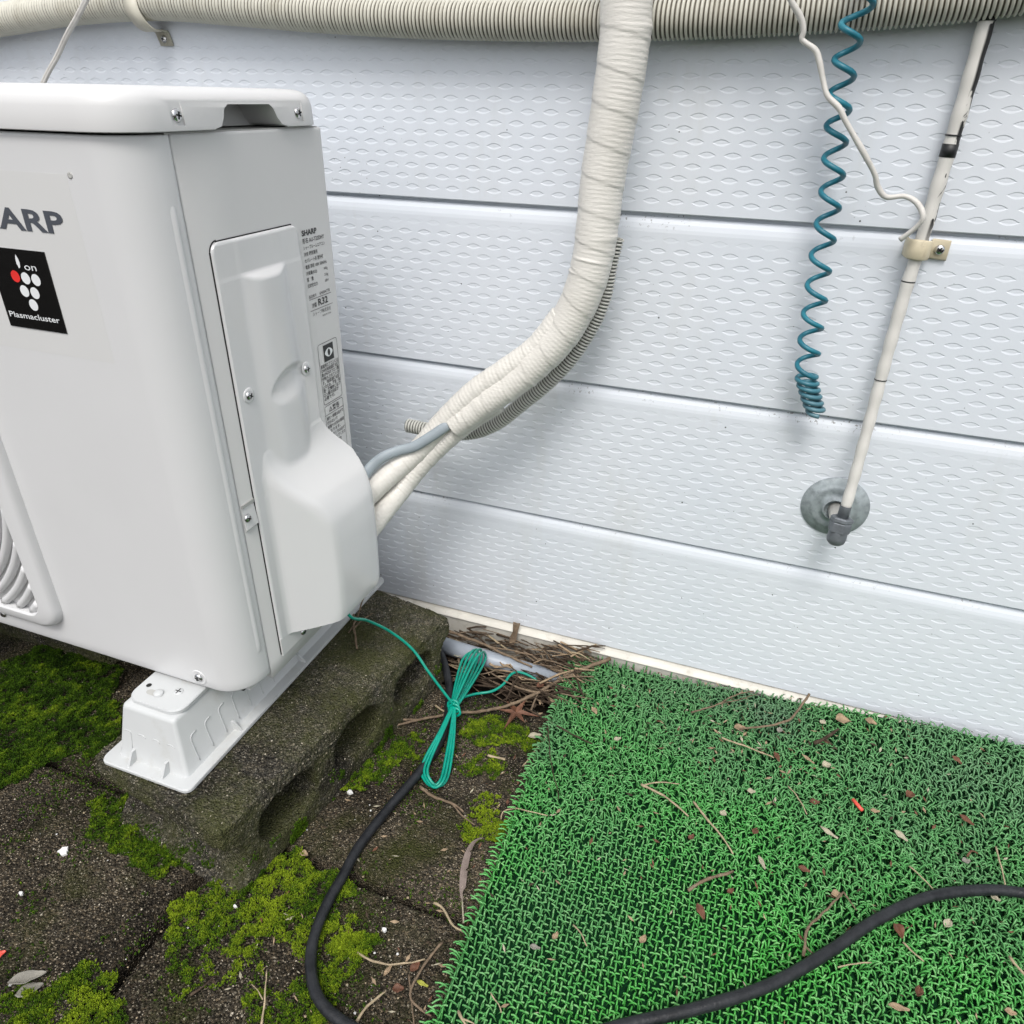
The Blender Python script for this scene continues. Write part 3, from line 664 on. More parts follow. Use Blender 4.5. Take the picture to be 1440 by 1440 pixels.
# ================================================================== MOUNTING RAILS AND CONCRETE BLOCKS
def rail(xc, y0, label):
    e = empty('mounting_rail', (xc, y0 + 0.2, 0.101)); tag(e, label, 'mounting rail', 'plastic rails under the air conditioner')
    L = 0.402; x0, x1 = xc - 0.057, xc + 0.057; y1 = y0 + L; zt = 0.1695; z0 = 0.1055
    c0 = rrect(x0, x1, y0, y1, 0.008, 4)
    slab('flange', c0, 0.1012, 0.1052, M['rail'], e, 0.0012)
    V = []; LV = [(0.1050, 0.0120), (0.1070, 0.0130), (0.1650, 0.0232), (0.1682, 0.0242), (0.1695, 0.0262)]
    for z, ins in LV: c = rrect(x0 + ins, x1 - ins, y0 + ins + 0.001, y1 - ins - 0.001, 0.0045, 4); V += [(x, y, z) for x, y in c]
    m = len(c); F = [(j * m + i, j * m + (i + 1) % m, (j + 1) * m + (i + 1) % m, (j + 1) * m + i) for j in range(len(LV) - 1) for i in range(m)] + [tuple(range((len(LV) - 1) * m, len(LV) * m))]
    bd = mk('beam', V, F, M['rail'], e, True); bd.data.set_sharp_from_angle(angle=R(45))
    for k in range(2):                                   # gusset ribs at the front end
        gx = xc - 0.022 + 0.043 * k
        b = MB(); b.add([(gx - .0014, y0 + 0.0030, .1052), (gx + .0014, y0 + 0.0030, .1052), (gx + .0014, y0 + 0.0170, .1052), (gx - .0014, y0 + 0.0170, .1052), (gx - .0014, y0 + 0.0115, .1190), (gx + .0014, y0 + 0.0115, .1190), (gx + .0014, y0 + 0.0180, .1190), (gx - .0014, y0 + 0.0180, .1190)],
              [(0, 1, 5, 4), (1, 2, 6, 5), (2, 3, 7, 6), (3, 0, 4, 7), (4, 5, 6, 7)]); b.obj('gusset', M['rail'], e)
    for k in range(6):                                   # gussets and pressed ribs on the side
        gy = y0 + 0.085 + k * 0.06
        b = MB(); b.add([(x1 - .0030, gy, .1052), (x1 - .016, gy, .1052), (x1 - .018, gy, .1160), (x1 - .012, gy, .1160), (x1 - .0030, gy + .0028, .1052), (x1 - .016, gy + .0028, .1052), (x1 - .018, gy + .0028, .1160), (x1 - .012, gy + .0028, .1160)],
              [(0, 1, 2, 3), (7, 6, 5, 4), (0, 3, 7, 4), (3, 2, 6, 7)]); 
        if k in (0, 2, 4): b.obj('gusset', M['rail'], e)
    for k in range(7):
        yy = y0 + 0.034 + k * 0.021
        def sx(z): return x1 - 0.0130 - (z - 0.107) / 0.058 * 0.0102
        pts = [(sx(.110) + .0002, yy, .110), (sx(.135) + .0002, yy, .135), (sx(.141) + .0002, yy + .002, .141), (sx(.142) + .0002, yy + .009, .142)]
        v, f = tube(spline(pts, 4), 0.00055, 5); mk('pressed_rib', v, f, M['rail'], e, True)
    for k in range(4):
        xx = x0 + 0.024 + k * 0.0185; yy = lambda z: y0 + 0.0140 + (z - 0.107) / 0.058 * 0.0102
        v, f = tube(spline([(xx, yy(.139) - .0002, .139), (xx + .006, yy(.1395) - .0002, .1395), (xx + .0085, yy(.137) - .0002, .137), (xx + .0085, yy(.12) - .0002, .120)][:3 if k else 4], 4), 0.0005, 5); mk('pressed_rib', v, f, M['rail'], e, True)
    return e
rail(-0.0865, -0.1105, 'white plastic rail with sloping sides under the near corner of the air conditioner')
rail(-0.560, -0.1105, 'white plastic rail under the fan end of the air conditioner')

def block(cx, cy, rz, label, seed):
    """Hollow concrete block lying on its side: three oval holes across it, grooved ends."""
    e = empty('concrete_block', (cx, cy, 0)); tag(e, label, 'concrete block', 'hollow concrete blocks under the air conditioner')
    o = MB().box(-0.097, 0.097, -0.197, 0.197, -0.004, 0.1005).obj('block_body', M['block'])
    cs = []
    for yc, ry, zc, rz_ in ((-0.112, 0.041, 0.053, 0.029), (0.0, 0.041, 0.053, 0.029), (0.112, 0.041, 0.053, 0.029), (-0.206, 0.034, 0.036, 0.034), (0.206, 0.034, 0.036, 0.034)):
        P = [(yc + ry * math.copysign(abs(math.cos(t)) ** 0.75, math.cos(t)), zc + rz_ * math.copysign(abs(math.sin(t)) ** 0.75, math.sin(t))) for t in np.linspace(0, 2 * math.pi, 28, endpoint=False)]
        c = cutter(P, -0.15, 0.15); cs.append(c); md = o.modifiers.new('c', 'BOOLEAN'); md.object = c; md.solver = 'EXACT'
    md = o.modifiers.new('r', 'REMESH'); md.mode = 'VOXEL'; md.voxel_size = 0.0030
    md = o.modifiers.new('s', 'SMOOTH'); md.iterations = 2; md.factor = 0.5
    bake(o)
    for c in cs: bpy.data.objects.remove(c)
    me = o.data; n = len(me.vertices); co = np.zeros(n * 3); no = np.zeros(n * 3); me.vertices.foreach_get('co', co); me.vertices.foreach_get('normal', no); co = co.reshape(-1, 3); no = no.reshape(-1, 3)
    for i in range(n):
        x, y, z = co[i]; d = 0.0016 * fbm(x + seed, y, z, 14, 4) + 0.0013 * fbm(x, y + seed, z, 90, 3) - 0.0005
        ed = sum(1 for a, lim in ((abs(x), 0.097), (abs(y), 0.197), (z, 0.1005)) if lim - a < 0.012)
        if ed >= 2: d -= 0.0016 * (ed - 1) * (0.6 + fbm(x, y, z + seed, 30, 2))
        if z > 0.095: d = min(d, 0.0)
        co[i] += no[i] * d
    c_, s_ = math.cos(rz), math.sin(rz); X = co[:, 0] * c_ - co[:, 1] * s_ + cx; Y = co[:, 0] * s_ + co[:, 1] * c_ + cy
    co[:, 0] = X; co[:, 1] = Y; me.vertices.foreach_set('co', co.ravel()); me.materials.clear(); me.materials.append(M['block'])
    me.polygons.foreach_set('use_smooth', [True] * len(me.polygons)); me.update()
    adopt(o, e); BLOCKS.append((e, me)); return e
BLOCKS = []
block(-0.036, 0.072, R(-9.0), 'mossy hollow concrete block under the near rail with three oval holes in its side', 3.1)
block(-0.560, 0.180, R(91.0), 'dark concrete block in shade under the fan end of the air conditioner', 9.4)

# ================================================================== WALL PIPES AND CORDS
def path(pts, n=10): return spline([tuple(GY(u, v, y)) for u, v, y in pts], n)
# corrugated conduit along the top
CY = WALL - 0.0175
P = path([(-160, 52, CY), (0, 28, CY), (100, 12, CY), (215, 4, CY), (320, 10, CY), (440, 19, CY), (600, 27, CY), (800, 29, CY), (960, 25, CY), (1100, 18, CY), (1300, 3, CY), (1440, -14, CY), (1640, -50, CY)], 12)
P = np.concatenate([np.linspace((-1.80, CY, P[0][2] - .01), P[0], 20)[:-1], P, np.linspace(P[-1], (1.80, CY, P[-1][2] + .03), 16)[1:]]); P, s = resample(P, 0.0008); pitch = 0.0042
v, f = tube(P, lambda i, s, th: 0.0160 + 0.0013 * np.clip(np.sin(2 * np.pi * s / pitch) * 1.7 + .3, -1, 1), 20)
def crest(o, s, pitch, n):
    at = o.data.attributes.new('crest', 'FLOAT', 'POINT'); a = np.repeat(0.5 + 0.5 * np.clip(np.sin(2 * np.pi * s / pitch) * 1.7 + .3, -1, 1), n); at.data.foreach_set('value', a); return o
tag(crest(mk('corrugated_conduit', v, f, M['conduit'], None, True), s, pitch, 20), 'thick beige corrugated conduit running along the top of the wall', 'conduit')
# saddle clamp on the conduit
k = GY(200, 14, CY); cl = empty('pipe_clamp', (k.x, WALL, k.z)); tag(cl, 'small beige saddle clamp with a screw tab holding the thick corrugated conduit', 'pipe clamp')
pr = [(CY + 0.0188 * math.sin(R(a)) * -1, k.z - 0.001 + 0.0192 * math.cos(R(a))) for a in range(-20, 201, 11)] + [(WALL - 0.004, k.z - 0.0195), (WALL - 0.0025, k.z - 0.0205), (WALL - 0.0024, k.z - 0.034)]
V = []; F = []
for y, z in pr:
    sl = (z - k.z) * -0.30 + 0.003
    w_ = 0.0095 if z > k.z - 0.022 else 0.0090
    V += [(k.x - w_ + sl, y, z), (k.x + w_ + sl, y, z)]
F = [(2 * i, 2 * i + 1, 2 * i + 3, 2 * i + 2) for i in range(len(pr) - 1)]
st = mk('strap', V, F, M['strap'], cl, True); md = st.modifiers.new('s', 'SOLIDIFY'); md.thickness = 0.0018; md.offset = 0; bake(st)
add_screw((k.x + 0.0112, WALL - 0.0034, k.z - 0.0270), (0, -1, 0), cl, 0.0042)

# taped pipe bundle coming down and bending to the unit
TP = [(884, -120, .292), (882, -30, .292), (878, 60, .291), (865, 150, .290), (848, 250, .288), (841, 310, .286), (832, 370, .284), (814, 425, .281), (783, 477, .277), (737, 521, .271), (690, 554, .265), (636, 592, .257)]
P = path(TP, 14); P, s = resample(P, 0.0009); L = s[-1]
XT = 0.9                                              # the bundle goes on up the wall above the picture
P = np.concatenate([np.linspace(P[0] + np.array((.03, 0, XT)), P[0], 700)[:-1], P]); P, s = resample(P, 0.0010); LX = s[-1] - L
wr = [0.0045 * mnoise.noise((x * 60, 0, 3)) for x in s]
def r_bundle(i, sv, th):
    t = max(0.0, sv - LX) / L; base = np.interp(t, [0, .25, .50, .74, .88, 1.0], [.0232, .0225, .0208, .0192, .0186, .0176])
    ph = sv / 0.0042 + th / (2 * np.pi) * 1.0 + wr[i] * 60
    ribs = 0.00014 * np.sin(2 * np.pi * ph) * np.clip(0.35 + 0.9 * np.sin(th + 1.2), 0.0, 1)
    wrap = ((sv / 0.030 + th / (2 * np.pi)) % 1.0); lap = 0.00065 * (wrap - 0.5)
    lobe = np.interp(t, [0.5, 0.75, 1], [0.0, 0.07, 0.20]) * base * np.cos(2 * (th - 0.5))
    cre = 0.0010 * max(0.0, math.sin(sv * 190 + 4 * math.sin(sv * 53))) ** 6 * np.clip(np.sin(th * 1.0 - sv * 55 + 2 * math.sin(sv * 23)), 0, 1) ** 2
    ridge = 0.0009 * np.exp(-((th - 4.0) / 0.16) ** 2)
    return base + ribs + lap + lobe + cre + ridge
v, f = tube(P, r_bundle, 40); 
bd = empty('pipe_bundle', tuple(P[-1])); tag(bd, 'cream tape-wrapped pipe bundle curving down the wall to the air conditioner', 'pipe bundle')
mk('tape_wrap', v, f, M['tape'], bd, True)
def insulated(pts, r0, r1, name='insulated_pipe'):
    P, s = resample(path(pts, 10), 0.0011); L = s[-1]
    def rf(i, sv, th): return np.interp(sv / L, [0, 1], [r0, r1]) + 0.00016 * np.sin(2 * np.pi * (sv / 0.0048 + th / (2 * np.pi))) + 0.0005 * (((sv / 0.018 + th / (2 * np.pi)) % 1) - .5)
    v, f = tube(P, rf, 24); return mk(name, v, f, M['tape'], bd, True)
insulated([(792, 446, .280), (756, 490, .275), (712, 522, .268), (668, 552, .262), (626, 592, .255), (590, 632, .243), (555, 661, .222), (520, 694, .190), (500, 715, .165)], .0152, .0128)
insulated([(700, 566, .269), (660, 592, .263), (625, 620, .256), (590, 655, .243), (562, 690, .224), (536, 722, .192), (515, 748, .165)], .0120, .0135)
# grey flat cable
P, s = resample(path([(690, 556, .266), (660, 578, .262), (640, 592, .252), (628, 599, .244), (606, 614, .236), (582, 628, .228), (560, 634, .221), (540, 642, .211), (522, 656, .200), (508, 676, .182), (500, 690, .165)], 10), 0.003)
v, f = tube(P, 0.0062, 12, True, 0.62); tag(mk('grey_cable', v, f, M['grey_cable'], None, True), 'blue-grey power cable leaving the end of the tape wrap into the pipe cover', 'cable')
# corrugated drain hose behind the bundle
P, s = resample(path([(866, 335, .297), (857, 372, .297), (849, 416, .297), (833, 456, .296), (803, 503, .295), (768, 540, .294), (736, 566, .294), (700, 594, .294), (664, 608, .294), (620, 607, .294), (572, 598, .293)], 12), 0.0006)
v, f = tube(P, lambda i, s, th: 0.0080 + 0.0009 * np.clip(np.sin(2 * np.pi * s / 0.0037) * 1.7 + .3, -1, 1), 18, False)
hz = tag(crest(mk('drain_hose', v, f, M['drain'], None, True), s, 0.0037, 18), 'thin ribbed drain hose behind the taped bundle with its open end cut short', 'hose')
md = hz.modifiers.new('s', 'SOLIDIFY'); md.thickness = 0.0008; md.offset = -1; bake(hz); hz.data.polygons.foreach_set('use_smooth', [True] * len(hz.data.polygons))

# white twin wire at the left
P, s = resample(np.concatenate([np.linspace(np.array(GY(140, -40, .298)) + np.array((.10, 0, .6)), np.array(GY(140, -40, .298)), 30)[:-1], path([(140, -40, .298), (121, 0, .301), (108, 25, .306), (95, 48, .314), (80, 80, .322), (63, 112, .325), (45, 160, .328), (35, 210, .33)], 8)]), 0.003)
wt = empty('twin_wire', tuple(P[0])); tag(wt, 'thin white twin wire dropping behind the left end of the lid', 'wire')
for dx in (-0.0017, 0.0017): v, f = tube(P + np.array((dx, 0, 0)), 0.0021, 8); mk('strand', v, f, M['white_wire'], wt, True)
# white wire at the right
P, s = resample(np.concatenate([np.linspace(np.array(GY(1095, -40, .292)) + np.array((-.05, 0, .6)), np.array(GY(1095, -40, .292)), 30)[:-1], path([(1095, -40, .292), (1112, 0, .296), (1126, 25, .300), (1130, 44, .302), (1128, 56, .303), (1146, 70, .304), (1152, 85, .304), (1158, 115, .304), (1164, 135, .303), (1180, 152, .303), (1190, 172, .304), (1214, 214, .308), (1230, 245, .314), (1234, 262, .318), (1246, 277, .321), (1272, 276, .322), (1290, 286, .318), (1298, 304, .314), (1290, 318, .316), (1266, 337, .322)], 8)]), 0.002)
v, f = tube(P, lambda i, s, th: 0.0024 + 0.0002 * np.sin(i * .3), 10); tag(mk('white_wire', v, f, M['white_wire'], None, True), 'loose white wire with a curled cut end crossing the blue coiled cord', 'wire')
# blue coiled cord
axis = path([(1226, -55, .298), (1214, 0, .299), (1200, 30, .301), (1188, 90, .309), (1180, 150, .317), (1175, 200, .323), (1170, 260, .323), (1163, 310, .323), (1155, 360, .323), (1147, 420, .323), (1140, 470, .323), (1135, 515, .323), (1134, 530, .322), (1140, 556, .320), (1144, 570, .319), (1148, 582, .318)], 24)
axis = np.concatenate([np.linspace(axis[0] + np.array((.03, 0, .5346)), axis[0], 60)[:-1], axis])
A, s = resample(axis, 0.0004); La = s[-1]
sp_ = np.array([tuple(GY(1134, 528, .322))]); i0 = int(np.argmin(np.linalg.norm(A - sp_, axis=1))); s0 = s[i0]
turns = np.where(s < s0, s / 0.0268 + 0.10 * np.sin(s * 21), 0); t0 = s0 / 0.0268 + 0.10 * math.sin(s0 * 21); turns = np.where(s >= s0, t0 + (s - s0) / 0.0072, turns)
rad = np.interp(s, [0, s0 * .8, s0, La], [.0082, .0090, .0100, .0085]); rad = np.where(s > La - 0.004, rad * 0.95, rad)
a = 2 * np.pi * turns; H = A + np.stack([np.cos(a) * rad, np.sin(a) * rad, np.zeros_like(a)], 1)
H[:, 1] = np.minimum(H[:, 1], WALL - 0.004)
H, hs = resample(H, 0.0016); v, f = tube(H, 0.0025, 8); tag(mk('coiled_cord', v, f, M['blue_cord'], None, True), 'teal blue coiled cord hanging down in front of the wall', 'cord')
# white pipe with peeling wrap, clamp, wall plate and fitting
P = path([(1402, -20, .336), (1386, 34, .336), (1364, 112, .336), (1341, 190, .336), (1318, 265, .336), (1297, 335, .335), (1276, 400, .334), (1260, 455, .332), (1246, 505, .330), (1232, 558, .327), (1218, 610, .322), (1199, 680, .314), (1189, 714, .309)], 8)
P = np.concatenate([np.linspace(P[0] + np.array((.22, 0, .75)), P[0], 40)[:-1], P]); P, s = resample(P, 0.004); wp = empty('wrapped_pipe', tuple(P[-1])); tag(wp, 'thin white pipe with a peeling cracked wrap slanting down to the round wall plate', 'pipe')
v, f = tube(P, lambda i, s, th: np.interp(s, [.78, 1.03, 1.28], [.0066, .0059, .0056]) + 0.0003 * math.sin(i * .9), 14); mk('wrap', v, f, M['white_pipe'], wp, True)
q0 = Vector(GY(1336, 210, .333)); dirp = (Vector(GY(1345, 190, .333)) - q0).normalized()
for (uu, vv, hh) in ((1336, 209, .0105), (1388, 28, .003), (1237, 533, .0009), (1277, 396, .0012), (1333, 192, .0012)):
    c = Vector(GY(uu, vv, .335)); ik = int(np.argmin(np.linalg.norm(P - np.array(c), axis=1))); c = Vector(P[ik]); dk = Vector(P[min(ik + 1, len(P) - 1)] - P[max(ik - 1, 0)]).normalized(); v, f = tube([tuple(c - dk * hh / 2), tuple(c + dk * hh / 2)], np.interp(vv, [0, 533], [.0071, .0061]), 14, True); mk('bare_band', v, f, M['ink'], wp, True)
c = Vector(GY(1292, 350, .335)); pc = empty('pipe_clip', (c.x, WALL, c.z)); tag(pc, 'yellowed plastic clip screwed over the thin white pipe', 'pipe clip')
pr = [(-0.0100, .012), (-0.0095, -.002), (-0.007, -.0080), (-0.003, -.0092), (.003, -.0090), (.0075, -.005), (.0090, .002), (.0100, .010), (.0115, .0118), (.0270, .0118)]
V = [];
for dx, dy in pr:
    for dz in (-0.0078, -0.0070, 0.0070, 0.0078): V.append((c.x + dx, WALL - 0.014 + dy + (0.0008 if abs(dz) > .0075 else 0), c.z + dz - dx * 0.06))
F = [(4 * i + j, 4 * i + j + 1, 4 * i + j + 5, 4 * i + j + 4) for i in range(len(pr) - 1) for j in range(3)]
st = mk('clip_strap', V, F, M['clamp'], pc, True); md = st.modifiers.new('s', 'SOLIDIFY'); md.thickness = 0.0018; bake(st)
add_screw((c.x + 0.0190, WALL - 0.0040, c.z - 0.0010), (0, -1, 0), pc, 0.0046, 0.2)
c = Vector(GY(1174, 712, WALL)); 
pf = empty('wall_plate', tuple(c)); tag(pf, 'round dished galvanised wall plate behind the pipe elbow', 'wall plate')
v, f = lathe([(0.0365, 0.0), (0.0362, 0.0016), (0.0290, 0.0022), (0.0265, 0.0048), (0.0235, 0.0062), (0.0200, 0.0050), (0.0150, 0.0052), (0.0130, 0.0100), (0.0118, 0.0108), (0.0118, 0.0060)], c, (0, -1, 0), 48)
mk('disc', v, f, M['galv'], pf, True)
el = empty('pipe_elbow', tuple(c + Vector((0, -0.03, 0)))); tag(el, 'grey metal elbow fitting joining the white pipe end to the wall plate', 'pipe fitting')
a = c + Vector((0.001, -0.004, 0)); e_ = Vector(GY(1181, 742, .309))
v, f = tube([tuple(a), tuple(a.lerp(e_, .5)), tuple(a.lerp(e_, .8))], 0.0088, 18); mk('nipple', v, f, M['white_wire'], el, True)
ax = (Vector(tuple(P[-1])) - Vector(tuple(P[-4]))).normalized()
E_ = Vector(tuple(P[-1]))
v, f = lathe([(0.0059, -0.002), (0.0060, 0.012)], E_, ax, 16); mk('tail_pipe', v, f, M['fitting'], el, True)
def hexn(o, ax, r, h0, h1, name):
    v, f = lathe([(r * .9, h0), (r, h0 + .0012), (r, h1 - .0012), (r * .9, h1)], o, ax, 6); f = f + [tuple(range(5, -1, -1))]; return mk(name, v, f, M['fitting'], el)
hexn(E_, ax, 0.0118, 0.011, 0.0165, 'lock_nut'); hexn(E_, ax, 0.0112, 0.0165, 0.0285, 'elbow_body')
v, f = lathe([(0.0098, 0.0), (0.0102, 0.008), (0.0092, 0.0125), (0.0060, 0.0155), (0.001, 0.0165)], E_ + ax * 0.0275, ax, 14); mk('elbow_cap', v, f, M['fitting'], el, True)
v, f = tube([tuple(a.lerp(e_, .70)), tuple(E_ + ax * 0.027)], 0.0100, 14); mk('elbow_neck', v, f, M['fitting'], el, True)

# ================================================================== CABLES ON THE GROUND
zt = 0.019
def gp(u, v, z): return tuple(GZ(u, v, z))
rc = 0.0054
P = spline([(0.02, 0.300, 0.012), gp(598, 872, .02), gp(622, 925, .016), gp(632, 975, .010), gp(622, 1035, .009), gp(590, 1085, .008), gp(545, 1138, .0075), gp(505, 1190, .0075), gp(482, 1232, .0075), gp(458, 1275, .0075), gp(441, 1320, .0085), gp(437, 1360, .0085), gp(446, 1400, .0085), gp(474, 1432, .0085), gp(530, 1462, .009), gp(620, 1500, .010), gp(720, 1500, .018), gp(800, 1466, zt + .004), gp(880, 1441, zt + rc), gp(980, 1418, zt + rc), gp(1080, 1386, zt + rc), gp(1160, 1342, zt + rc), gp(1230, 1295, zt + rc), gp(1300, 1263, zt + rc), gp(1370, 1252, zt + rc), gp(1440, 1256, zt + rc), gp(1560, 1285, zt + rc), gp(1700, 1360, zt + rc)], 12)
P, s = resample(P, 0.004); v, f = tube(P, lambda i, s, th: rc * (1 + 0.025 * math.sin(i * .37) * math.sin(i * .11)), 14)
tag(mk('black_cable', v, f, M['cable'], None, True), 'thick black rubber cable looping over the slabs and onto the turf mat', 'cable')
# grey pvc pipe by the wall
A0 = Vector(GZ(606, 902, .014)); A1 = Vector(GZ(790, 958, -.004)); A0 = A0 + (A0 - A1) * .10
d = (A1 - A0).normalized()
v, f = tube([tuple(A0), tuple(A0.lerp(A1, .5)), tuple(A1)], 0.0120, 18); tag(mk('pvc_pipe', v, f, M['pvc'], None, True), 'grey plastic pipe lying in leaf litter at the foot of the wall', 'pipe')

# green earth wire with a tied hank
gw = empty('earth_wire', gp(637, 990, .01)); tag(gw, 'green earth wire hanging from the pipe cover and tied into a looped hank', 'earth wire')
K = np.array(gp(637, 990, 0.030))
lead = [(0.020, 0.112, 0.232), tuple(GZ(490, 864, .203)), tuple(GZ(518, 873, .165)), tuple(GZ(550, 889, .130)), tuple(GZ(580, 913, .100)), tuple(GZ(602, 944, .075)), tuple(GZ(620, 968, .052)), tuple(K)]
tail = [tuple(K), gp(648, 982, .024), gp(668, 976, .012), gp(692, 972, .012), gp(708, 962, .014), gp(717, 950, .016), gp(727, 945, .016), gp(742, 949, .012), gp(757, 958, .006)]
for nm, pts in (('lead', lead), ('tail', tail)):
    v, f = tube(resample(spline(pts, 10), 0.002)[0], 0.0018, 8); mk(nm, v, f, M['green_wire'], gw, True)
for k in range(4):                                        # upper bights
    o = (k - 1.5) * 1.1; up = [K + np.array((o * .0012, -.001 * k, .001 * o)), np.array(gp(647 + o * 3.4, 958, .036 + .002 * k)), np.array(gp(658 + o * 5.2, 930, .038 + .003 * k)), np.array(gp(667 + o * 5.0, 914 + 3 * abs(o), .038 + .003 * k)), np.array(gp(674 + o * 4.6, 913 + 3 * abs(o), .030)), np.array(gp(673 + o * 5.2, 930, .024 - .002 * k)), np.array(gp(660 + o * 3.6, 958, .022)), K + np.array((.003 + o * .001, 0, -.004))]
    v, f = tube(resample(spline(up, 8), 0.002)[0], 0.0018, 7); mk('upper_loop', v, f, M['green_wire'], gw, True)
for k in range(3):                                        # lower loops resting on the slab
    o = (k - 1) * 0.9; lo = [K + np.array((o * .0010, .001, -.003)), np.array(gp(620 + o * 2.6, 1030, .024)), np.array(gp(602 + o * 4.6, 1066, .014)), np.array(gp(597 + o * 4.6, 1088, .007 + .003 * (k % 3))), np.array(gp(610 + o * 4.4, 1107 - 2 * abs(o), .0050 + .003 * (k % 2))), np.array(gp(624 + o * 4.6, 1096, .007 + .003 * ((k + 1) % 3))), np.array(gp(632 + o * 4.4, 1060, .014)), np.array(gp(637 + o * 2.6, 1022, .022)), K + np.array((.002 + o * .001, -.001, -.004))]
    v, f = tube(resample(spline(lo, 8), 0.002)[0], 0.0018, 7); mk('lower_loop', v, f, M['green_wire'], gw, True)
kn = []
for t in np.linspace(0, 2.6 * 2 * math.pi, 60):
    ax_ = np.array(gp(640, 1004, .020)) - K; kn.append(tuple(K + ax_ * (t / (5.2 * math.pi)) + np.array((math.cos(t) * .0075, math.sin(t) * .002, math.sin(t) * .0062))))
v, f = tube(kn, 0.0018, 7); mk('tie_wrap', v, f, M['green_wire'], gw, True)

# ================================================================== TURF MAT
mat = empty('turf_mat', (0.6, 0.0, 0)); tag(mat, 'green artificial turf mat with curled plastic blades in front of the wall', 'mat')
EA = Vector((0.2655, -0.160)); EB = Vector((0.2480, 0.338)); ed = (EB - EA).normalized()          # left edge of the mat
ex = Vector((ed.y, -ed.x))
MX, MY0, MY1 = 0.80, -0.30, 0.500
def mp(a, c): q = EA + ex * a + ed * c; return q
cs = [mp(0, MY0), mp(MX, MY0), mp(MX, MY1), mp(0, MY1)]
pit = 0.0063
def ss(x): x = np.clip(x, 0, 1); return x * x * (3 - 2 * x)
def mat_lift(x, y): return 0.034 * ss((np.asarray(x) - 0.30) / 0.50) * ss((np.asarray(y) - 0.20) / 0.14)   # the mat rides up against the wall at the right
b = MB(); nb = 40
for j in range(nb + 1):
    for i in range(nb + 1):
        q = mp(MX * i / nb, MY0 + (MY1 - MY0) * j / nb); yq = min(q.y, 0.342); b.v.append((q.x, yq, .0050 + float(mat_lift(q.x, yq))))
b.f = [(j * (nb + 1) + i, j * (nb + 1) + i + 1, (j + 1) * (nb + 1) + i + 1, (j + 1) * (nb + 1) + i) for j in range(nb) for i in range(nb)]
bk = b.obj('backing', M['turf_base'], mat, True); md = bk.modifiers.new('s', 'SOLIDIFY'); md.thickness = .003; bake(bk)
na = int(MX / pit); nc = int((MY1 - MY0) / pit)
ia, ic = np.meshgrid(np.arange(na + 1), np.arange(nc), indexing='ij'); ia = ia.ravel(); ic = ic.ravel()
def vn(x, y, sc, seed): return np.array([mnoise.noise((a * sc, c * sc, seed)) for a, c in zip(x, y)])
bl = []
for kind in range(3):
    a = ia * pit + (0.5 * pit if kind else 0); c = MY0 + ic * pit + (0.5 * pit if kind == 1 else 0)
    order = np.clip((0.25 - c - np.clip(a - 0.22, 0, 1) * 0.45) / 0.12 + 0.3 + vn(a, c, 7, 1.3) * 0.7, 0, 1)                     # tidy weave at the front, tousled at the back
    ang = np.where(kind == 0, 0.0, np.pi / 2) + np.where(((ia + ic) % 2) == 0, 0, np.pi)
    if kind == 2: ang = rng.uniform(0, 6.28, len(a))
    ang = ang + rng.normal(0, 1, len(a)) * (0.13 + (1 - order) * 0.60)
    Lb = rng.uniform(.0066, .0082, len(a)) * (1 + (1 - order) * 0.25); Hb = (0.0078 + rng.uniform(0, .0016, len(a))) + (1 - order) * rng.uniform(.000, .0050, len(a))
    keep = np.ones(len(a), bool) if kind < 2 else (rng.uniform(0, 1, len(a)) < (0.10 + 0.75 * (1 - order)))
    keep &= rng.uniform(0, 1, len(a)) > 0.035
    j = rng.normal(0, .0005, (len(a), 2)) * (1 + (1 - order))[:, None]
    bl.append(np.stack([a + j[:, 0], c + j[:, 1], ang, Lb, Hb, rng.uniform(0, 1, len(a))], 1)[keep])
# fringe along the left edge curls outwards
ce = np.arange(MY0, MY1, pit * 0.78); ne = len(ce)
bl.append(np.stack([np.full(ne, .001) + rng.normal(0, .0006, ne), ce + rng.normal(0, .0008, ne), np.pi + rng.normal(0, .28, ne) + 0.25, rng.uniform(.009, .0135, ne), rng.uniform(.0065, .0105, ne), rng.uniform(.4, 1, ne)], 1))
# row standing up along the wall
cw = np.arange(0, MX, pit * 0.9); ne = len(cw)
bl.append(np.stack([cw, np.full(ne, 0.493) + rng.normal(0, .001, ne), np.pi / 2 + rng.normal(0, .7, ne), rng.uniform(.002, .006, ne), rng.uniform(.011, .021, ne), rng.uniform(.2, .8, ne)], 1))
bl = np.concatenate(bl)
X = EA.x + ex.x * bl[:, 0] + ed.x * bl[:, 1]; Y = EA.y + ex.y * bl[:, 0] + ed.y * bl[:, 1]
ok = Y < 0.337; bl = bl[ok]; X = X[ok]; Y = Y[ok]
# blades under the cable are pressed down
Pc = P[:, :2]
cab = np.array(resample(spline([gp(880, 1441, zt), gp(980, 1418, zt), gp(1080, 1386, zt), gp(1160, 1342, zt), gp(1230, 1295, zt), gp(1300, 1263, zt), gp(1370, 1252, zt), gp(1440, 1256, zt), gp(1560, 1285, zt)], 12), 0.004)[0])[:, :2]
dm = np.min(np.hypot(X[:, None] - cab[None, :, 0], Y[:, None] - cab[None, :, 1]), axis=1); bl[:, 4] = np.where(dm < 0.011, np.minimum(bl[:, 4], 0.0085), bl[:, 4])
base_ang = math.atan2(ex.y, ex.x)
TH = bl[:, 2] + base_ang; D = np.stack([np.cos(TH), np.sin(TH)], 1); Q = np.stack([-D[:, 1], D[:, 0]], 1)
NS = 5; ts = np.linspace(0, 1, NS); VV = []
hd = rng.uniform(0.25, 0.6, len(bl))
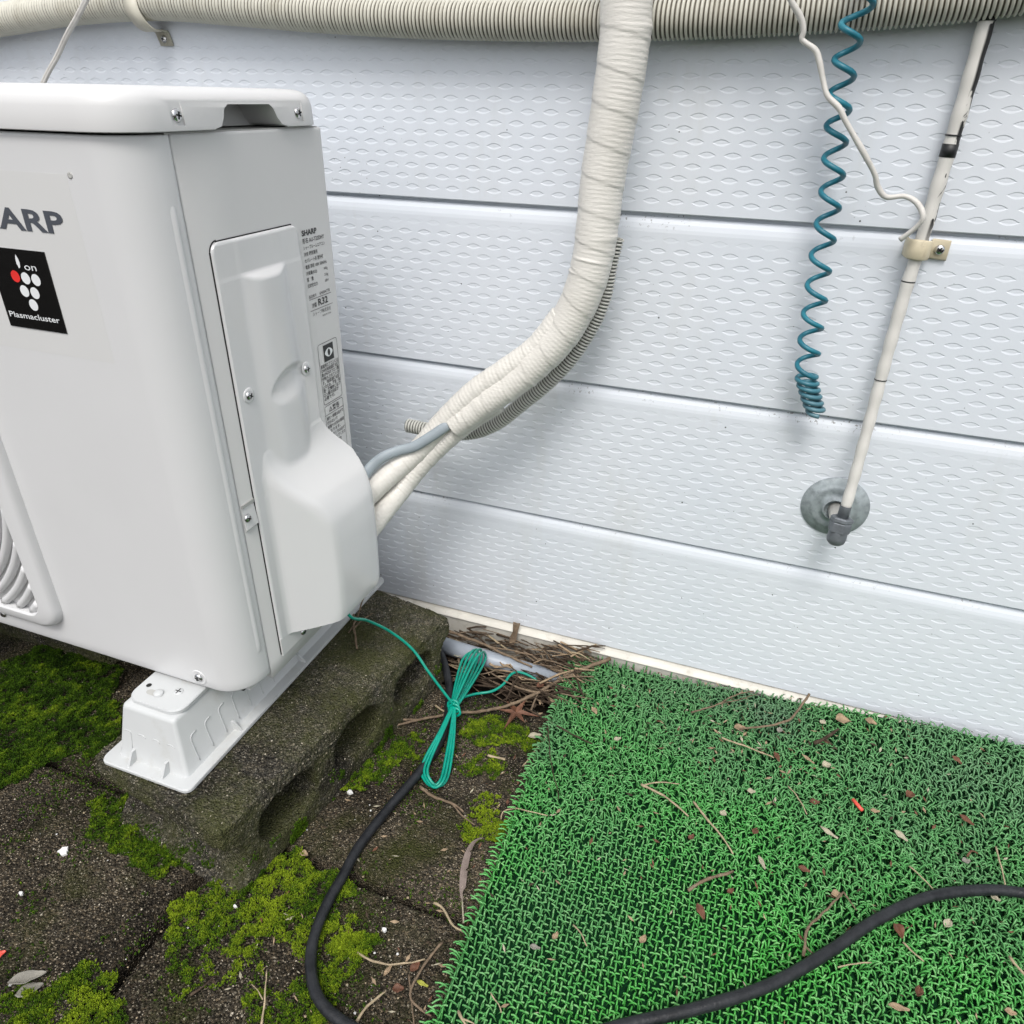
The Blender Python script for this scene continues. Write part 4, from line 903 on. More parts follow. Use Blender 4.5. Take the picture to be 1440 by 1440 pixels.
for t in ts:
    run = bl[:, 3] * (0.10 * t + 0.90 * t ** 1.5); rise = bl[:, 4] * (np.sin(t * 1.75) / 1.0) - bl[:, 4] * hd * np.clip(t - 0.62, 0, 1) * 1.0
    wdt = 0.00122 * (1.0 - 0.28 * t) * np.ones(len(bl)); thk = 0.00075
    cx = X + D[:, 0] * run; cy = Y + D[:, 1] * run; cz = 0.0045 + rise
    for sx, dz in ((-1, 0), (1, 0), (0, 1)):
        VV.append(np.stack([cx + Q[:, 0] * wdt * sx, cy + Q[:, 1] * wdt * sx, cz + thk * dz], 1))
VV = np.stack(VV, 1)                                   # blades x 15 x 3
VV[:, :, 1] = np.minimum(VV[:, :, 1], 0.3405)
VV[:, :, 2] += mat_lift(VV[:, :, 0], VV[:, :, 1])
n = len(bl); ff = []
for i in range(NS - 1):
    for k in range(3): ff.append((i * 3 + k, i * 3 + (k + 1) % 3, (i + 1) * 3 + (k + 1) % 3, (i + 1) * 3 + k))
ff = np.array(ff); ff = (ff[None] + (np.arange(n) * NS * 3)[:, None, None]).reshape(-1, 4)
blades = mk('blades', VV.reshape(-1, 3), ff, M['turf'], mat, True); blades['kind'] = 'stuff'
at = blades.data.attributes.new('shade', 'FLOAT', 'POINT')
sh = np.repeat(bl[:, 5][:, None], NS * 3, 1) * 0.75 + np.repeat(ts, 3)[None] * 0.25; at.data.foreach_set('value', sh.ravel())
v, f = tube([(q.x, q.y, .0062) for q in [mp(0.0015, MY0 + (MY1 - MY0 - .005) * i / 60) for i in range(61)]], 0.0014, 6); mk('edge_cord', v, f, M['turf'], mat, True)

# ================================================================== MOSS (uncountable, follows the damp joints and block foot)
MP = [  # photograph outline of each patch on the slabs, density, brightness
 ([(-20, 950), (60, 905), (165, 925), (168, 1045), (140, 1062), (60, 1078), (20, 1110), (-20, 1130)], 1.0, .32),
 ([(118, 1140), (165, 1112), (215, 1120), (290, 1190), (280, 1222), (215, 1222), (140, 1195)], 1.0, .45),
 ([(262, 1245), (330, 1232), (400, 1193), (478, 1222), (500, 1252), (470, 1300), (440, 1345), (380, 1338), (300, 1330), (225, 1318)], .95, .70),
 ([(215, 1325), (330, 1320), (380, 1345), (340, 1400), (250, 1400)], .35, .55),
 ([(-20, 1405), (60, 1392), (120, 1352), (165, 1380), (175, 1460), (-20, 1460)], 1.0, .62),
 ([(440, 1335), (500, 1308), (530, 1330), (490, 1365), (470, 1440), (350, 1450), (350, 1402), (420, 1380)], .75, .62),
 ([(475, 1060), (540, 1045), (598, 1025), (592, 1065), (540, 1095), (478, 1112)], .8, .50),
 ([(655, 1012), (700, 1010), (755, 1032), (748, 1058), (690, 1052), (650, 1040)], .95, .62),
 ([(642, 1075), (690, 1055), (710, 1075), (690, 1105), (648, 1098)], .85, .68),
 ([(640, 1158), (680, 1145), (722, 1160), (705, 1182), (655, 1180)], .9, .75),
 ([(655, 1120), (690, 1125), (712, 1150), (680, 1150), (655, 1140)], .5, .70),
 ([(525, 1000), (560, 1010), (470, 1120), (420, 1175), (400, 1180), (440, 1120)], .35, .35),
 ([(470, 1295), (500, 1300), (525, 1340), (490, 1370), (468, 1350)], .7, .65),
]
def inpoly(x, y, poly):
    c = False; n = len(poly); j = n - 1
    for i in range(n):
        if (poly[i][1] > y) != (poly[j][1] > y) and x < (poly[j][0] - poly[i][0]) * (y - poly[i][1]) / (poly[j][1] - poly[i][1]) + poly[i][0]: c = not c
        j = i
    return c
TU = []
for poly, den, br in MP:
    W_ = [GZ(u, v, 0.0) for u, v in poly]; W2 = [(p.x, p.y) for p in W_]
    x0 = min(p[0] for p in W2) - .006; x1 = max(p[0] for p in W2) + .006; y0 = min(p[1] for p in W2) - .006; y1 = max(p[1] for p in W2) + .006
    N = int((x1 - x0) * (y1 - y0) / (0.0013 ** 2))
    for _ in range(N):
        x = random.uniform(x0, x1); y = random.uniform(y0, y1)
        ww = 0.020; xx = x + ww * mnoise.noise((x * 45, y * 45, 2.2)); yy = y + ww * mnoise.noise((x * 45, y * 45, 7.7))
        if not inpoly(xx, yy, W2): continue
        cl_ = mnoise.fractal((x * 75, y * 75, 4.0), 1.0, 2.0, 3)
        if cl_ + den * 0.75 + random.gauss(0, .17) < 0.42: continue
        TU.append((x, y, 0.0004 + max(0, cl_ + .25) * 0.0036, br - .08 + 0.42 * mnoise.noise((x * 24, y * 24, 9.1)) + 0.45 * cl_ + random.gauss(0, .10)))
def in_block(x, y):
    dx, dy = x + 0.036, y - 0.072; c_, s_ = math.cos(R(9)), math.sin(R(9)); lx = dx * c_ - dy * s_; ly = dx * s_ + dy * c_
    return abs(lx) < 0.094 and abs(ly) < 0.190
TU = [t for t in TU if not in_block(t[0], t[1])]
# moss climbing the lower edge of the near block
for _ in range(9000):
    side = random.random()
    if side < .52: lx = random.uniform(-.097, .05); ly = -.1975; nrm = (0, -1)
    else: lx = .0985; ly = random.uniform(-.197, .19); nrm = (1, 0)
    z = abs(random.gauss(0, .016 if side >= .52 else .024))
    if side < .52:
        if z > .075: continue
        ly = -0.197 + (0.030 * math.sqrt(max(0, 1 - ((z - .036) / .034) ** 2)) if z < .07 else 0)
    else:
        if any(((ly - q_) / .041) ** 2 + ((z - .054) / .028) ** 2 < 1 for q_ in (-.112, 0, .112)): continue
    if mnoise.fractal((lx * 40, ly * 40, z * 40), 1, 2, 3) < (0.02 if side < .52 else .22): continue
    c_, s_ = math.cos(R(-9)), math.sin(R(-9)); TU.append((lx * c_ - ly * s_ - .036, lx * s_ + ly * c_ + .072, z, .36 + .3 * mnoise.noise((lx * 30, ly * 30, z * 30))))
# loose single tufts on the slabs
for _ in range(16000):
    x = random.uniform(-.45, .27); y = random.uniform(-.32, .22)
    if not in_block(x, y) and mnoise.fractal((x * 18, y * 18, 5.5), 1, 2, 4) > .12 + random.uniform(-.1, .25): TU.append((x, y, .0002, random.uniform(.1, .5)))
TU = np.array(TU); n = len(TU); K5 = 5
az = rng.uniform(0, 2 * np.pi, (n, K5)); tilt = rng.uniform(0.15, 1.25, (n, K5)); ln = rng.uniform(0.0011, 0.0028, (n, K5)); wd = rng.uniform(.00035, .00075, (n, K5))
bx = TU[:, None, 0] + rng.normal(0, .0006, (n, K5)); by = TU[:, None, 1] + rng.normal(0, .0006, (n, K5)); bz = np.repeat(TU[:, None, 2], K5, 1) - .0006
tipx = bx + np.cos(az) * np.sin(tilt) * ln; tipy = by + np.sin(az) * np.sin(tilt) * ln; tipz = bz + np.cos(tilt) * ln + .0006
px, py = -np.sin(az) * wd, np.cos(az) * wd
mx, my, mz_ = (bx + tipx) / 2, (by + tipy) / 2, (bz + tipz) / 2 + .0003
VV = np.stack([np.stack([bx, by, bz], -1), np.stack([mx + px, my + py, mz_], -1), np.stack([tipx, tipy, tipz], -1), np.stack([mx - px, my - py, mz_], -1)], 2).reshape(-1, 3)
ff = np.arange(n * K5 * 4).reshape(-1, 4)
moss = tag(mk('moss', VV, ff, M['moss']), 'bright and dark green moss cushions growing over the slabs and block foot', 'moss', kind='stuff')
at = moss.data.attributes.new('shade', 'FLOAT', 'POINT'); at.data.foreach_set('value', np.clip(np.repeat(TU[:, 3], K5 * 4) + np.tile(np.array([-.25, 0, .12, 0]), n * K5) + np.repeat(rng.normal(0, .10, n * K5), 4), 0, 1))

# ================================================================== AGGREGATE standing proud of the worn concrete
def grain_mat(name, moss):
    t = NT(name); at = t.n('Attribute'); at.attribute_name = 'shade'
    c = t.ramp(at.outputs['Fac'], (0.0, (0.010, 0.008, 0.006)), (0.45, (0.062, 0.054, 0.041)), (0.75, (0.20, 0.175, 0.13)), (1.0, (0.58, 0.52, 0.42)))
    g = t.ramp(t.noise(9, 7, 0.7).outputs[0], (0.46, 0.0), (0.64, 0.75)); c = t.mix(g, c, moss); t.col(c); t.rough(0.85); t.b.inputs['Specular IOR Level'].default_value = 0.12; return t.m
M['grain'] = grain_mat('aggregate_grain', (0.050, 0.058, 0.014)); M['grain_block'] = grain_mat('block_grain', (0.066, 0.070, 0.022))
def grains(name, P, Nn, rad, sh, mat, parent):
    n = len(P); k = 5; a = rng.uniform(0, 6.28, n)[:, None] + np.linspace(0, 2 * np.pi, k, endpoint=False)[None] + rng.normal(0, .25, (n, k))
    ref = np.where(np.abs(Nn[:, 2:3]) < .8, np.array([[0, 0, 1.0]]), np.array([[1.0, 0, 0]])); U = np.cross(Nn, ref); U /= np.linalg.norm(U, axis=1)[:, None]; W2 = np.cross(Nn, U)
    rr_ = rad[:, None] * rng.uniform(.65, 1.15, (n, k))
    ring = P[:, None] + U[:, None] * (np.cos(a) * rr_)[..., None] + W2[:, None] * (np.sin(a) * rr_)[..., None] - Nn[:, None] * (rad * .25)[:, None, None]
    tip = P + Nn * (rad * rng.uniform(.35, .95, n))[:, None] + U * (rad * rng.normal(0, .25, n))[:, None]
    V = np.concatenate([ring, tip[:, None]], 1).reshape(-1, 3)
    ff = np.array([(i_, (i_ + 1) % k, k) for i_ in range(k)]); ff = (ff[None] + (np.arange(n) * (k + 1))[:, None, None]).reshape(-1, 3)
    o = mk(name, V, ff, mat, parent); at = o.data.attributes.new('shade', 'FLOAT', 'POINT'); at.data.foreach_set('value', np.repeat(np.clip(sh, 0, 1), k + 1)); o['kind'] = 'stuff'; return o
pts = []
while len(pts) < 46000:
    x = random.uniform(-.47, .272); y = random.uniform(-.36, .226)
    if in_block(x, y): continue
    if min(min(abs(x - q_) for q_ in XJ), min(abs(y - q_) for q_ in YJ)) < .0090: continue
    pts.append((x, y, -.0016 + .0016 * random.random(), mnoise.fractal((x * 11, y * 11, 8.8), 1, 2, 3)))
pts = np.array(pts); n = len(pts)
sh = .30 + .32 * pts[:, 3] + rng.normal(0, .17, n); br = rng.uniform(0, 1, n) < .055; sh = np.where(br, rng.uniform(.75, 1, n), sh)
grains('aggregate', pts[:, :3], np.tile(np.array([[0, 0, 1.0]]), (n, 1)), rng.choice([.0007, .0009, .0011, .0015], n, p=[.35, .35, .2, .1]), sh, M['grain'], paving)
for e_b, me in BLOCKS[:1]:
    nf = len(me.polygons); ce = np.zeros(nf * 3); no = np.zeros(nf * 3); ar = np.zeros(nf); me.polygons.foreach_get('center', ce); me.polygons.foreach_get('normal', no); me.polygons.foreach_get('area', ar); ce = ce.reshape(-1, 3); no = no.reshape(-1, 3)
    pr_ = ar * (no[:, 2] > -.3); pr_ /= pr_.sum(); pk = rng.choice(nf, 26000, p=pr_); P_ = ce[pk] + rng.normal(0, .0011, (26000, 3)); N_ = no[pk]; P_ -= N_ * ((P_ - ce[pk]) * N_).sum(1)[:, None]
    fl = np.array([mnoise.fractal((p[0] * 16, p[1] * 16, p[2] * 16), 1, 2, 3) for p in P_]); keep = ~((N_[:, 2] > .6) & (P_[:, 2] > .09) & (P_[:, 0] > -.150) & (P_[:, 0] < -.028) & (P_[:, 1] > -.113) & (P_[:, 1] < .30))
    sh = .32 + .34 * fl + rng.normal(0, .19, len(P_)); sh = np.where(rng.uniform(0, 1, len(P_)) < .06, rng.uniform(.75, 1, len(P_)), sh)
    grains('aggregate', P_[keep], N_[keep], rng.choice([.0007, .0009, .0012, .0016], int(keep.sum()), p=[.35, .35, .2, .1]), sh[keep], M['grain_block'], e_b)

# ================================================================== GRIT (loose grains on the slabs)
g = MB(); ico = [(0, 0, 1), (.9, 0, .1), (.2, .85, 0), (-.75, .4, .1), (-.6, -.6, 0), (.35, -.8, .1)]; icf = [(0, 1, 2), (0, 2, 3), (0, 3, 4), (0, 4, 5), (0, 5, 1)]
for mname, num in (('straw', 800), ('chip', 260), ('bark_dark', 1500)):
    g = MB()
    for _ in range(num):
        x = random.uniform(-.45, .262); y = random.uniform(-.34, .225)
        if in_block(x, y) or mnoise.fractal((x * 12, y * 12, 1.5), 1, 2, 3) < -.05: continue
        r_ = random.choice((.0006, .0007, .0009, .0012, .0016)) * random.uniform(.7, 1.2); ro = random.uniform(0, 6.28); c_, s_ = math.cos(ro), math.sin(ro)
        g.add([(x + (a * c_ - b_ * s_) * r_, y + (a * s_ + b_ * c_) * r_, -.0004 + z * r_ * .9) for a, b_, z in ico], icf)
    tag(g.obj('grit', M[mname]), {'straw': 'tan grit grains strewn over the concrete slabs', 'chip': 'white grit grains strewn over the concrete slabs', 'bark_dark': 'dark grit grains strewn over the concrete slabs'}[mname], 'grit', kind='stuff')

# ================================================================== TWIGS, LEAVES, SCRAPS
def zsurf(x, y):
    e = EA + ed * ((y - EA.y) / ed.y); return 0.0155 + float(mat_lift(x, y)) if x > e.x + .002 else 0.001
def twig(pts, r0, r1, label, mat='bark', branches=(), name='twig', group=None, lift=0.0):
    """pts: pixels (u, v[, extra height]); laid on whatever surface is below."""
    def W3(p):
        q = GZ(p[0], p[1], 0.0); z = zsurf(q.x, q.y) + (p[2] if len(p) > 2 else 0) + lift; q = GZ(p[0], p[1], z); return (q.x, q.y, max(q.z, r0))
    def tb(pp, a, c, jit):
        Q, s = resample(spline([W3(p) for p in pp], 6), 0.004)
        for i in range(len(Q)): Q[i] += np.array((fbm(Q[i][0], Q[i][1], 1, 70, 2), fbm(Q[i][0], Q[i][1], 5, 70, 2), fbm(Q[i][0], Q[i][1], 9, 70, 2) * .5)) * jit
        return tube(Q, [a + (c - a) * i / (len(Q) - 1) + a * .18 * math.sin(i * 1.7) * math.sin(i * .6) for i in range(len(Q))], 6)
    b = MB(); b.add(*tb(pts, r0, r1, .0012))
    for pp in branches: b.add(*tb(pp, r0 * .6, r1 * .6, .0010))
    return tag(b.obj(name, M[mat], None, True), label, 'twig' if name == 'twig' else 'grass stalk', group)
twig([(553, 1021, .004), (590, 1012, .005), (640, 1003, .008), (680, 1000, .008), (720, 990, .010), (760, 972, .012), (800, 950, .012), (835, 935, .006), (858, 926, .004)], .0016, .0029, 'long pale twig lying from the block side up onto the turf corner', branches=[[(690, 946, .016), (718, 962, .014), (745, 972, .012), (757, 973, .012)], [(757, 973, .012), (752, 985, .006), (746, 1000, .002)], [(590, 1012, .005), (566, 1012, .004)]])
twig([(632, 888, .022), (660, 898, .022), (690, 910, .022), (720, 925, .018), (748, 938, .012)], .0024, .0015, 'pale twig lying along the grey plastic pipe', branches=[[(690, 910, .022), (722, 915, .02), (750, 922, .016)]])
twig([(712, 985, .008), (722, 962, .020), (728, 948, .022), (715, 935, .03)], .0012, .0008, 'thin forked twig standing beside the star-shaped leaf', 'bark_dark')
twig([(590, 1106, .003), (606, 1118, .003), (640, 1132, .003), (652, 1142, .003)], .0020, .0012, 'short brown forked twig just below the green hank', branches=[[(636, 1130, .003), (650, 1148, .003), (668, 1160, .003)]])
twig([(738, 995, .004), (768, 1012, .008), (800, 1030, .004), (832, 1046, .004)], .0013, .0009, 'thin dark twig reaching from the litter onto the mat corner', 'bark_dark', branches=[[(770, 1013, .008), (772, 1045, .006), (776, 1080, .004), (784, 1110, .003), (785, 1124, .002)]])
twig([(735, 1078, .003), (752, 1056, .004), (765, 1042, .006), (772, 1028, .006)], .0010, .0008, 'straight straw leaning on the mat edge near the moss', 'straw')
twig([(705, 1152, .002), (708, 1142, .008), (720, 1137, .008), (740, 1140, .005), (770, 1147, .003)], .0008, .0006, 'curled pale straw crossing the mat edge', 'straw')
twig([(686, 1062, .003), (697, 1065, .003), (711, 1068, .003)], .0017, .0014, 'short straw stub on the moss patch', 'straw')
twig([(610, 1270, .003), (622, 1276, .003), (636, 1300, .003), (650, 1309, .004), (660, 1318, .006)], .0014, .0009, 'bent straw beside the feather quill', 'straw')
twig([(622, 1325, .004), (600, 1352, .004), (580, 1385, .004), (578, 1405, .004), (590, 1418, .004), (607, 1428, .004)], .0014, .0010, 'curved brown stalk left of the mat corner', 'bark', branches=[[(575, 1370, .003), (578, 1400, .003), (582, 1445, .003)]])
twig([(502, 1340, .002), (525, 1352, .003), (550, 1356, .003), (578, 1353, .003), (597, 1348, .003)], .0012, .0007, 'arched pale stalk on the slab between cable and mat', 'straw')
twig([(500, 1440, .003), (512, 1420, .005), (530, 1402, .005), (542, 1394, .004)], .0014, .0010, 'pale stalk at the bottom edge inside the cable loop', 'straw')
twig([(366, 1445, .003), (370, 1425, .006), (374, 1380, .010), (375, 1366, .010)], .0011, .0006, 'upright dry stalk in the moss left of the cable loop', 'straw', branches=[[(369, 1405, .006), (362, 1392, .008), (354, 1384, .009)]])
twig([(268, 1400, .002), (285, 1388, .003), (302, 1373, .003)], .0012, .0008, 'dark stick on bare concrete left of the cable', 'bark_dark')
twig([(612, 991, .002), (618, 996, .003), (625, 1001, .003)], .0014, .0010, 'tiny stick beside the black cable near the knot', 'straw')
twig([(495, 862, .10), (500, 872, .105), (497, 880, .105), (503, 912, .101)], .0018, .0014, 'forked twig caught on the block beside the rail end', branches=[[(497, 884, .105), (510, 872, .107), (524, 862, .107)], [(497, 880, .105), (490, 890, .103)], [(503, 870, .108), (508, 850, .112), (516, 832, .115)]])
# twigs and stalks on the mat
twig([(972, 1002, .008), (1010, 990, .010), (1032, 978, .010), (1060, 972, .006)], .0012, .0007, 'brown twig near the wall at the back of the mat, leftmost', branches=[[(1010, 990, .010), (1035, 985, .01), (1064, 976, .006)]])
twig([(1040, 1025, .006), (1085, 1020, .008), (1110, 1012, .010), (1125, 995, .014), (1138, 976, .022)], .0012, .0016, 'forked brown twig leaning up at the foot of the wall')
twig([(1145, 1045, .005), (1165, 1035, .008), (1180, 1025, .010)], .0024, .0016, 'dark brown twig bit by two leaves near the wall', 'bark_dark', branches=[[(1160, 1038, .008), (1170, 1048, .005)]])
twig([(1015, 1038, .004), (1050, 1050, .006), (1078, 1061, .005), (1088, 1066, .003)], .0012, .0008, 'pale stalk pointing at a red scrap on the mat', 'straw')
twig([(1108, 1105, .003), (1120, 1118, .005), (1135, 1145, .003)], .0008, .0006, 'hair-thin straw in the middle of the mat', 'straw')
twig([(902, 1103, .003), (935, 1120, .005), (968, 1148, .004)], .0016, .0009, 'long straw with a fork on the left of the mat', 'straw', branches=[[(905, 1104, .003), (930, 1100, .004), (955, 1102, .003)]])
twig([(975, 1128, .003), (995, 1152, .005), (1012, 1172, .004), (1030, 1200, .002)], .0014, .0008, 'slanting straw in the mat centre', 'straw')
twig([(968, 1253, .004), (985, 1240, .006), (1010, 1232, .006), (1032, 1226, .005)], .0018, .0015, 'stout brown twig near the middle of the mat')
twig([(1130, 1345, .003), (1133, 1318, .006), (1140, 1300, .007), (1162, 1280, .006), (1186, 1254, .004)], .0016, .0009, 'crooked pale twig touching the cable from behind', branches=[[(1131, 1330, .005), (1150, 1348, .003)], [(1186, 1254, .004), (1204, 1280, .003)]])
twig([(1178, 1360, .003), (1205, 1355, .004), (1226, 1354, .003)], .0007, .0006, 'hair-thin straw just below the cable', 'straw')
twig([(1270, 1325, .003), (1285, 1340, .004), (1299, 1352, .003)], .0010, .0007, 'short straw by the brown beetle-like scrap below the cable', 'straw')
twig([(1418, 1345, .004), (1430, 1360, .006), (1442, 1372, .005)], .0015, .0012, 'pale stick at the right edge below the cable', 'straw')
twig([(1400, 1190, .004), (1408, 1220, .006), (1414, 1245, .005)], .0010, .0007, 'thin bent stalk above the cable at the right', 'straw')
twig([(1278, 1218, .003), (1295, 1232, .004), (1312, 1250, .003)], .0008, .0006, 'hair-thin straw right above the cable arch', 'straw')
twig([(1360, 1205, .006), (1366, 1196, .010), (1375, 1200, .007)], .0012, .0008, 'curled reddish twig above the cable at right', 'leaf_red')
twig([(805, 1300, .003), (815, 1310, .004), (826, 1330, .003)], .0007, .0006, 'hair-thin straw near the mat left edge', 'straw')
twig([(690, 1395, .003), (700, 1410, .004), (706, 1425, .003)], .0007, .0006, 'hair-thin straw low on the mat by its corner', 'straw')
twig([(645, 1422, .003), (650, 1432, .005), (656, 1446, .004)], .0015, .0010, 'pale stalk at the near corner of the mat', 'straw', branches=[[(650, 1432, .005), (668, 1440, .005)]])

def leaf(u, v, L, W, ang, label, mat='leaf_tan', curl=.25, group=None, z=None, name='dead_leaf', cat='leaf', tilt=0.0, point=1.0):
    q = GZ(u, v, 0.0); zz = (zsurf(q.x, q.y) if z is None else z); q = GZ(u, v, zz); nx, ny = 8, 4; V = []; F = []; L *= .86; W *= .86
    for i in range(nx + 1):
        t = i / nx; wv = W * .5 * (math.sin(math.pi * min(1, t ** .8)) ** .8 if point else (0.95 if 0 < i < nx else .75)) + .0001
        for j in range(ny + 1):
            k = (j / ny - .5) * 2; x = (t - .5) * L; y = k * wv * (1 + .08 * math.sin(i * 2.1 + j)); 
            V.append((x, y, .0012 + curl * (k * k * wv) + curl * .5 * L * (t - .5) ** 2 + tilt * (x + L / 2) + .0006 * math.sin(i * 1.3 + j * .9)))
    for i in range(nx):
        for j in range(ny): a = i * (ny + 1) + j; F.append((a, a + ny + 1, a + ny + 2, a + 1))
    c_, s_ = math.cos(R(ang)), math.sin(R(ang)); V = [(q.x + x * c_ - y * s_, q.y + x * s_ + y * c_, zz + z_) for x, y, z_ in V]
    o = mk(name, V, F, M[mat], None, True); md = o.modifiers.new('s', 'SOLIDIFY'); md.thickness = .0006; bake(o)
    return tag(o, label, cat, group)
leaf(836, 1000, .0150, .0075, -50, 'brown dry leaf near the mat left corner, largest leaf there', 'leaf_tan')
leaf(1040, 1024, .017, .012, 20, 'round grey-brown leaf at the base of the forked twig', 'leaf_tan')
leaf(1184, 1014, .019, .018, 10, 'round brown leaf near the wall, largest on the mat', 'leaf_tan', .5)
leaf(1224, 1016, .016, .011, -20, 'brown leaf next to the round leaf near the wall', 'leaf_tan', .5)
leaf(1157, 1016, .010, .008, 60, 'small pale leaf near the wall left of the round leaf', 'leaf_pale')
leaf(1096, 1028, .011, .007, 80, 'curled grey leaf beside the leaning twig', 'leaf_grey', .8)
leaf(1092, 1066, .017, .006, -65, 'red-brown curled scrap at the stalk tip on the mat', 'leaf_red', .9)
leaf(1162, 1078, .013, .010, 30, 'crumpled pale leaf with a hole-like dent near the mat centre back', 'leaf_pale', .9)
leaf(1136, 1068, .020, .004, -35, 'narrow tan leaf next to the crumpled pale leaf', 'leaf_tan')
leaf(1145, 1129, .013, .008, 15, 'brown oval leaf left of the orange stick', 'leaf_red', .5)
leaf(1230, 1141, .012, .006, 10, 'small brown leaf touching the orange stick', 'leaf_tan')
leaf(1017, 1144, .010, .0085, 70, 'round cream leaf on the mat centre left', 'leaf_pale', .2)
leaf(1056, 1114, .011, .007, 10, 'pale yellowish scrap in the mat centre', 'leaf_pale', .6)
leaf(1165, 1172, .024, .0055, -28, 'long narrow pale leaf in the mat centre', 'leaf_pale', .5)
leaf(1266, 1176, .019, .008, -40, 'pale pointed leaf right of the mat centre', 'leaf_pale', .4)
leaf(1358, 1155, .019, .007, -38, 'orange-brown curled leaf on the right of the mat', 'leaf_red', .9)
leaf(1279, 1120, .013, .010, 50, 'crumpled brown leaf right of the orange stick', 'leaf_red', 1.2)
leaf(1345, 1070, .015, .007, -50, 'faded red-brown leaf at the back right of the mat', 'leaf_red', .6)
leaf(1071, 1214, .018, .005, -62, 'narrow cream leaf standing on edge in the mat centre', 'leaf_pale', .5)
leaf(1062, 1170, .010, .007, 70, 'small dark red leaf beside the slanting straw', 'leaf_red', .6)
leaf(972, 1178, .010, .006, 60, 'small brown leaf on the mat left of the slanting straw', 'leaf_red', .4)
leaf(1130, 1224, .014, .007, -8, 'dark red-brown leaf in the mat right of the cream leaf', 'leaf_red', .7)
leaf(985, 1283, .019, .008, -60, 'dark brown leaf below the stout twig', 'leaf_red', .6)
leaf(1027, 1254, .010, .005, 50, 'small red-brown scrap beside the stout twig end', 'leaf_red', .6)
leaf(1176, 1260, .012, .009, 10, 'tan leaf at the bend of the crooked twig', 'leaf_tan', .8)
leaf(1262, 1312, .016, .010, -65, 'glossy brown seed husk below the cable', 'leaf_red', 1.5, name='seed_husk', cat='husk')
leaf(1193, 1312, .013, .005, 70, 'small brown leaf tucked behind the cable', 'leaf_red', .8)
leaf(1332, 1300, .013, .008, 60, 'pale scrap below the cable arch', 'leaf_pale', .8)
leaf(1398, 1263, .012, .007, -30, 'pale scrap under the cable at the right', 'leaf_pale', .5)
leaf(1263, 1418, .021, .006, 5, 'tan leaf lying flat in the lower right of the mat', 'leaf_tan', .5)
leaf(1291, 1396, .012, .007, 75, 'curled brown leaf above the tan leaf at lower right', 'leaf_red', 1.3)
leaf(1420, 1425, .011, .006, 0, 'small tan scrap in the bottom right corner', 'leaf_tan', .8)
leaf(781, 1317, .010, .005, 75, 'small tan leaf low on the mat left side', 'leaf_tan', .5)
leaf(904, 1322, .011, .006, 70, 'small brown leaf at the lower middle of the mat', 'leaf_tan', .7)
leaf(752, 1333, .012, .005, 5, 'grey-brown scrap low on the mat beside the small tan leaf', 'leaf_grey', .5)
leaf(868, 1040, .012, .006, 40, 'pale dry leaf scrap on the mat near the thin dark twig', 'leaf_pale', .4)
leaf(1358, 1212, .010, .007, 20, 'grey leaf scrap above the cable at the right', 'leaf_grey', .6)
# litter on the slabs
leaf(700, 938, .030, .020, 10, 'crumpled skeleton leaf beside the grey pipe', 'leaf_tan', .7, z=.006)
leaf(712, 936, .028, .013, -20, 'smooth tan leaf half under the grey pipe', 'leaf_tan', .4, z=.010)
leaf(645, 923, .016, .006, 20, 'white torn leaf scrap beside the black cable', 'leaf_pale', .5, z=.008)
leaf(760, 966, .013, .009, 50, 'pinkish brown leaf curl under the long twig', 'leaf_red', .9, z=.010)
leaf(752, 1036, .020, .010, 30, 'pale leaf tucked at the mat edge over moss', 'leaf_pale', .5, z=.004)
leaf(40, 1378, .036, .012, 38, 'folded grey-green dead leaf in the lower left, upper half', 'leaf_grey', .9, z=.004)
leaf(42, 1393, .026, .013, 48, 'grey dead leaf flap in the lower left, lower half', 'leaf_grey', .3, z=.001)
leaf(0, 1344, .012, .008, 60, 'orange-red leaf at the left edge', 'orange', .6)
leaf(560, 1392, .012, .008, 20, 'shiny orange-brown leaf scrap left of the mat corner', 'leaf_red', .8)
leaf(584, 1360, .014, .008, 70, 'dark brown leaf beside the curved stalk', 'leaf_red', .4)
leaf(594, 1384, .014, .004, -5, 'narrow yellow-green leaf left of the mat corner', 'yellow', .3)
leaf(546, 1365, .015, .004, 80, 'thin pinkish leaf strip below the arched stalk', 'leaf_tan', .6)
leaf(428, 1202, .010, .007, 0, 'tiny pink leaf scrap in the paving joint', 'leaf_tan', .8, z=.001)
b = MB(); f0 = Vector(GY(719, 908, .332)); f1 = Vector(GY(727, 876, .3405)); up_ = f1 - f0
b.v = [tuple(f0 + up_ * t + Vector((dx + .0015 * math.sin(t * 9 + dx * 900), dy, 0))) for t in (0, .3, .6, 1) for dx, dy in ((-.0045, 0), (.0, -.0012), (.0045, 0))]
b.f = [(3 * i + k, 3 * i + k + 1, 3 * i + k + 4, 3 * i + k + 3) for i in range(3) for k in (0, 1)]
o = b.obj('bark_flake', M['bark']); md = o.modifiers.new('s', 'SOLIDIFY'); md.thickness = .0015; bake(o); tag(o, 'brown bark flake leaning on the base trim of the wall', 'bark')
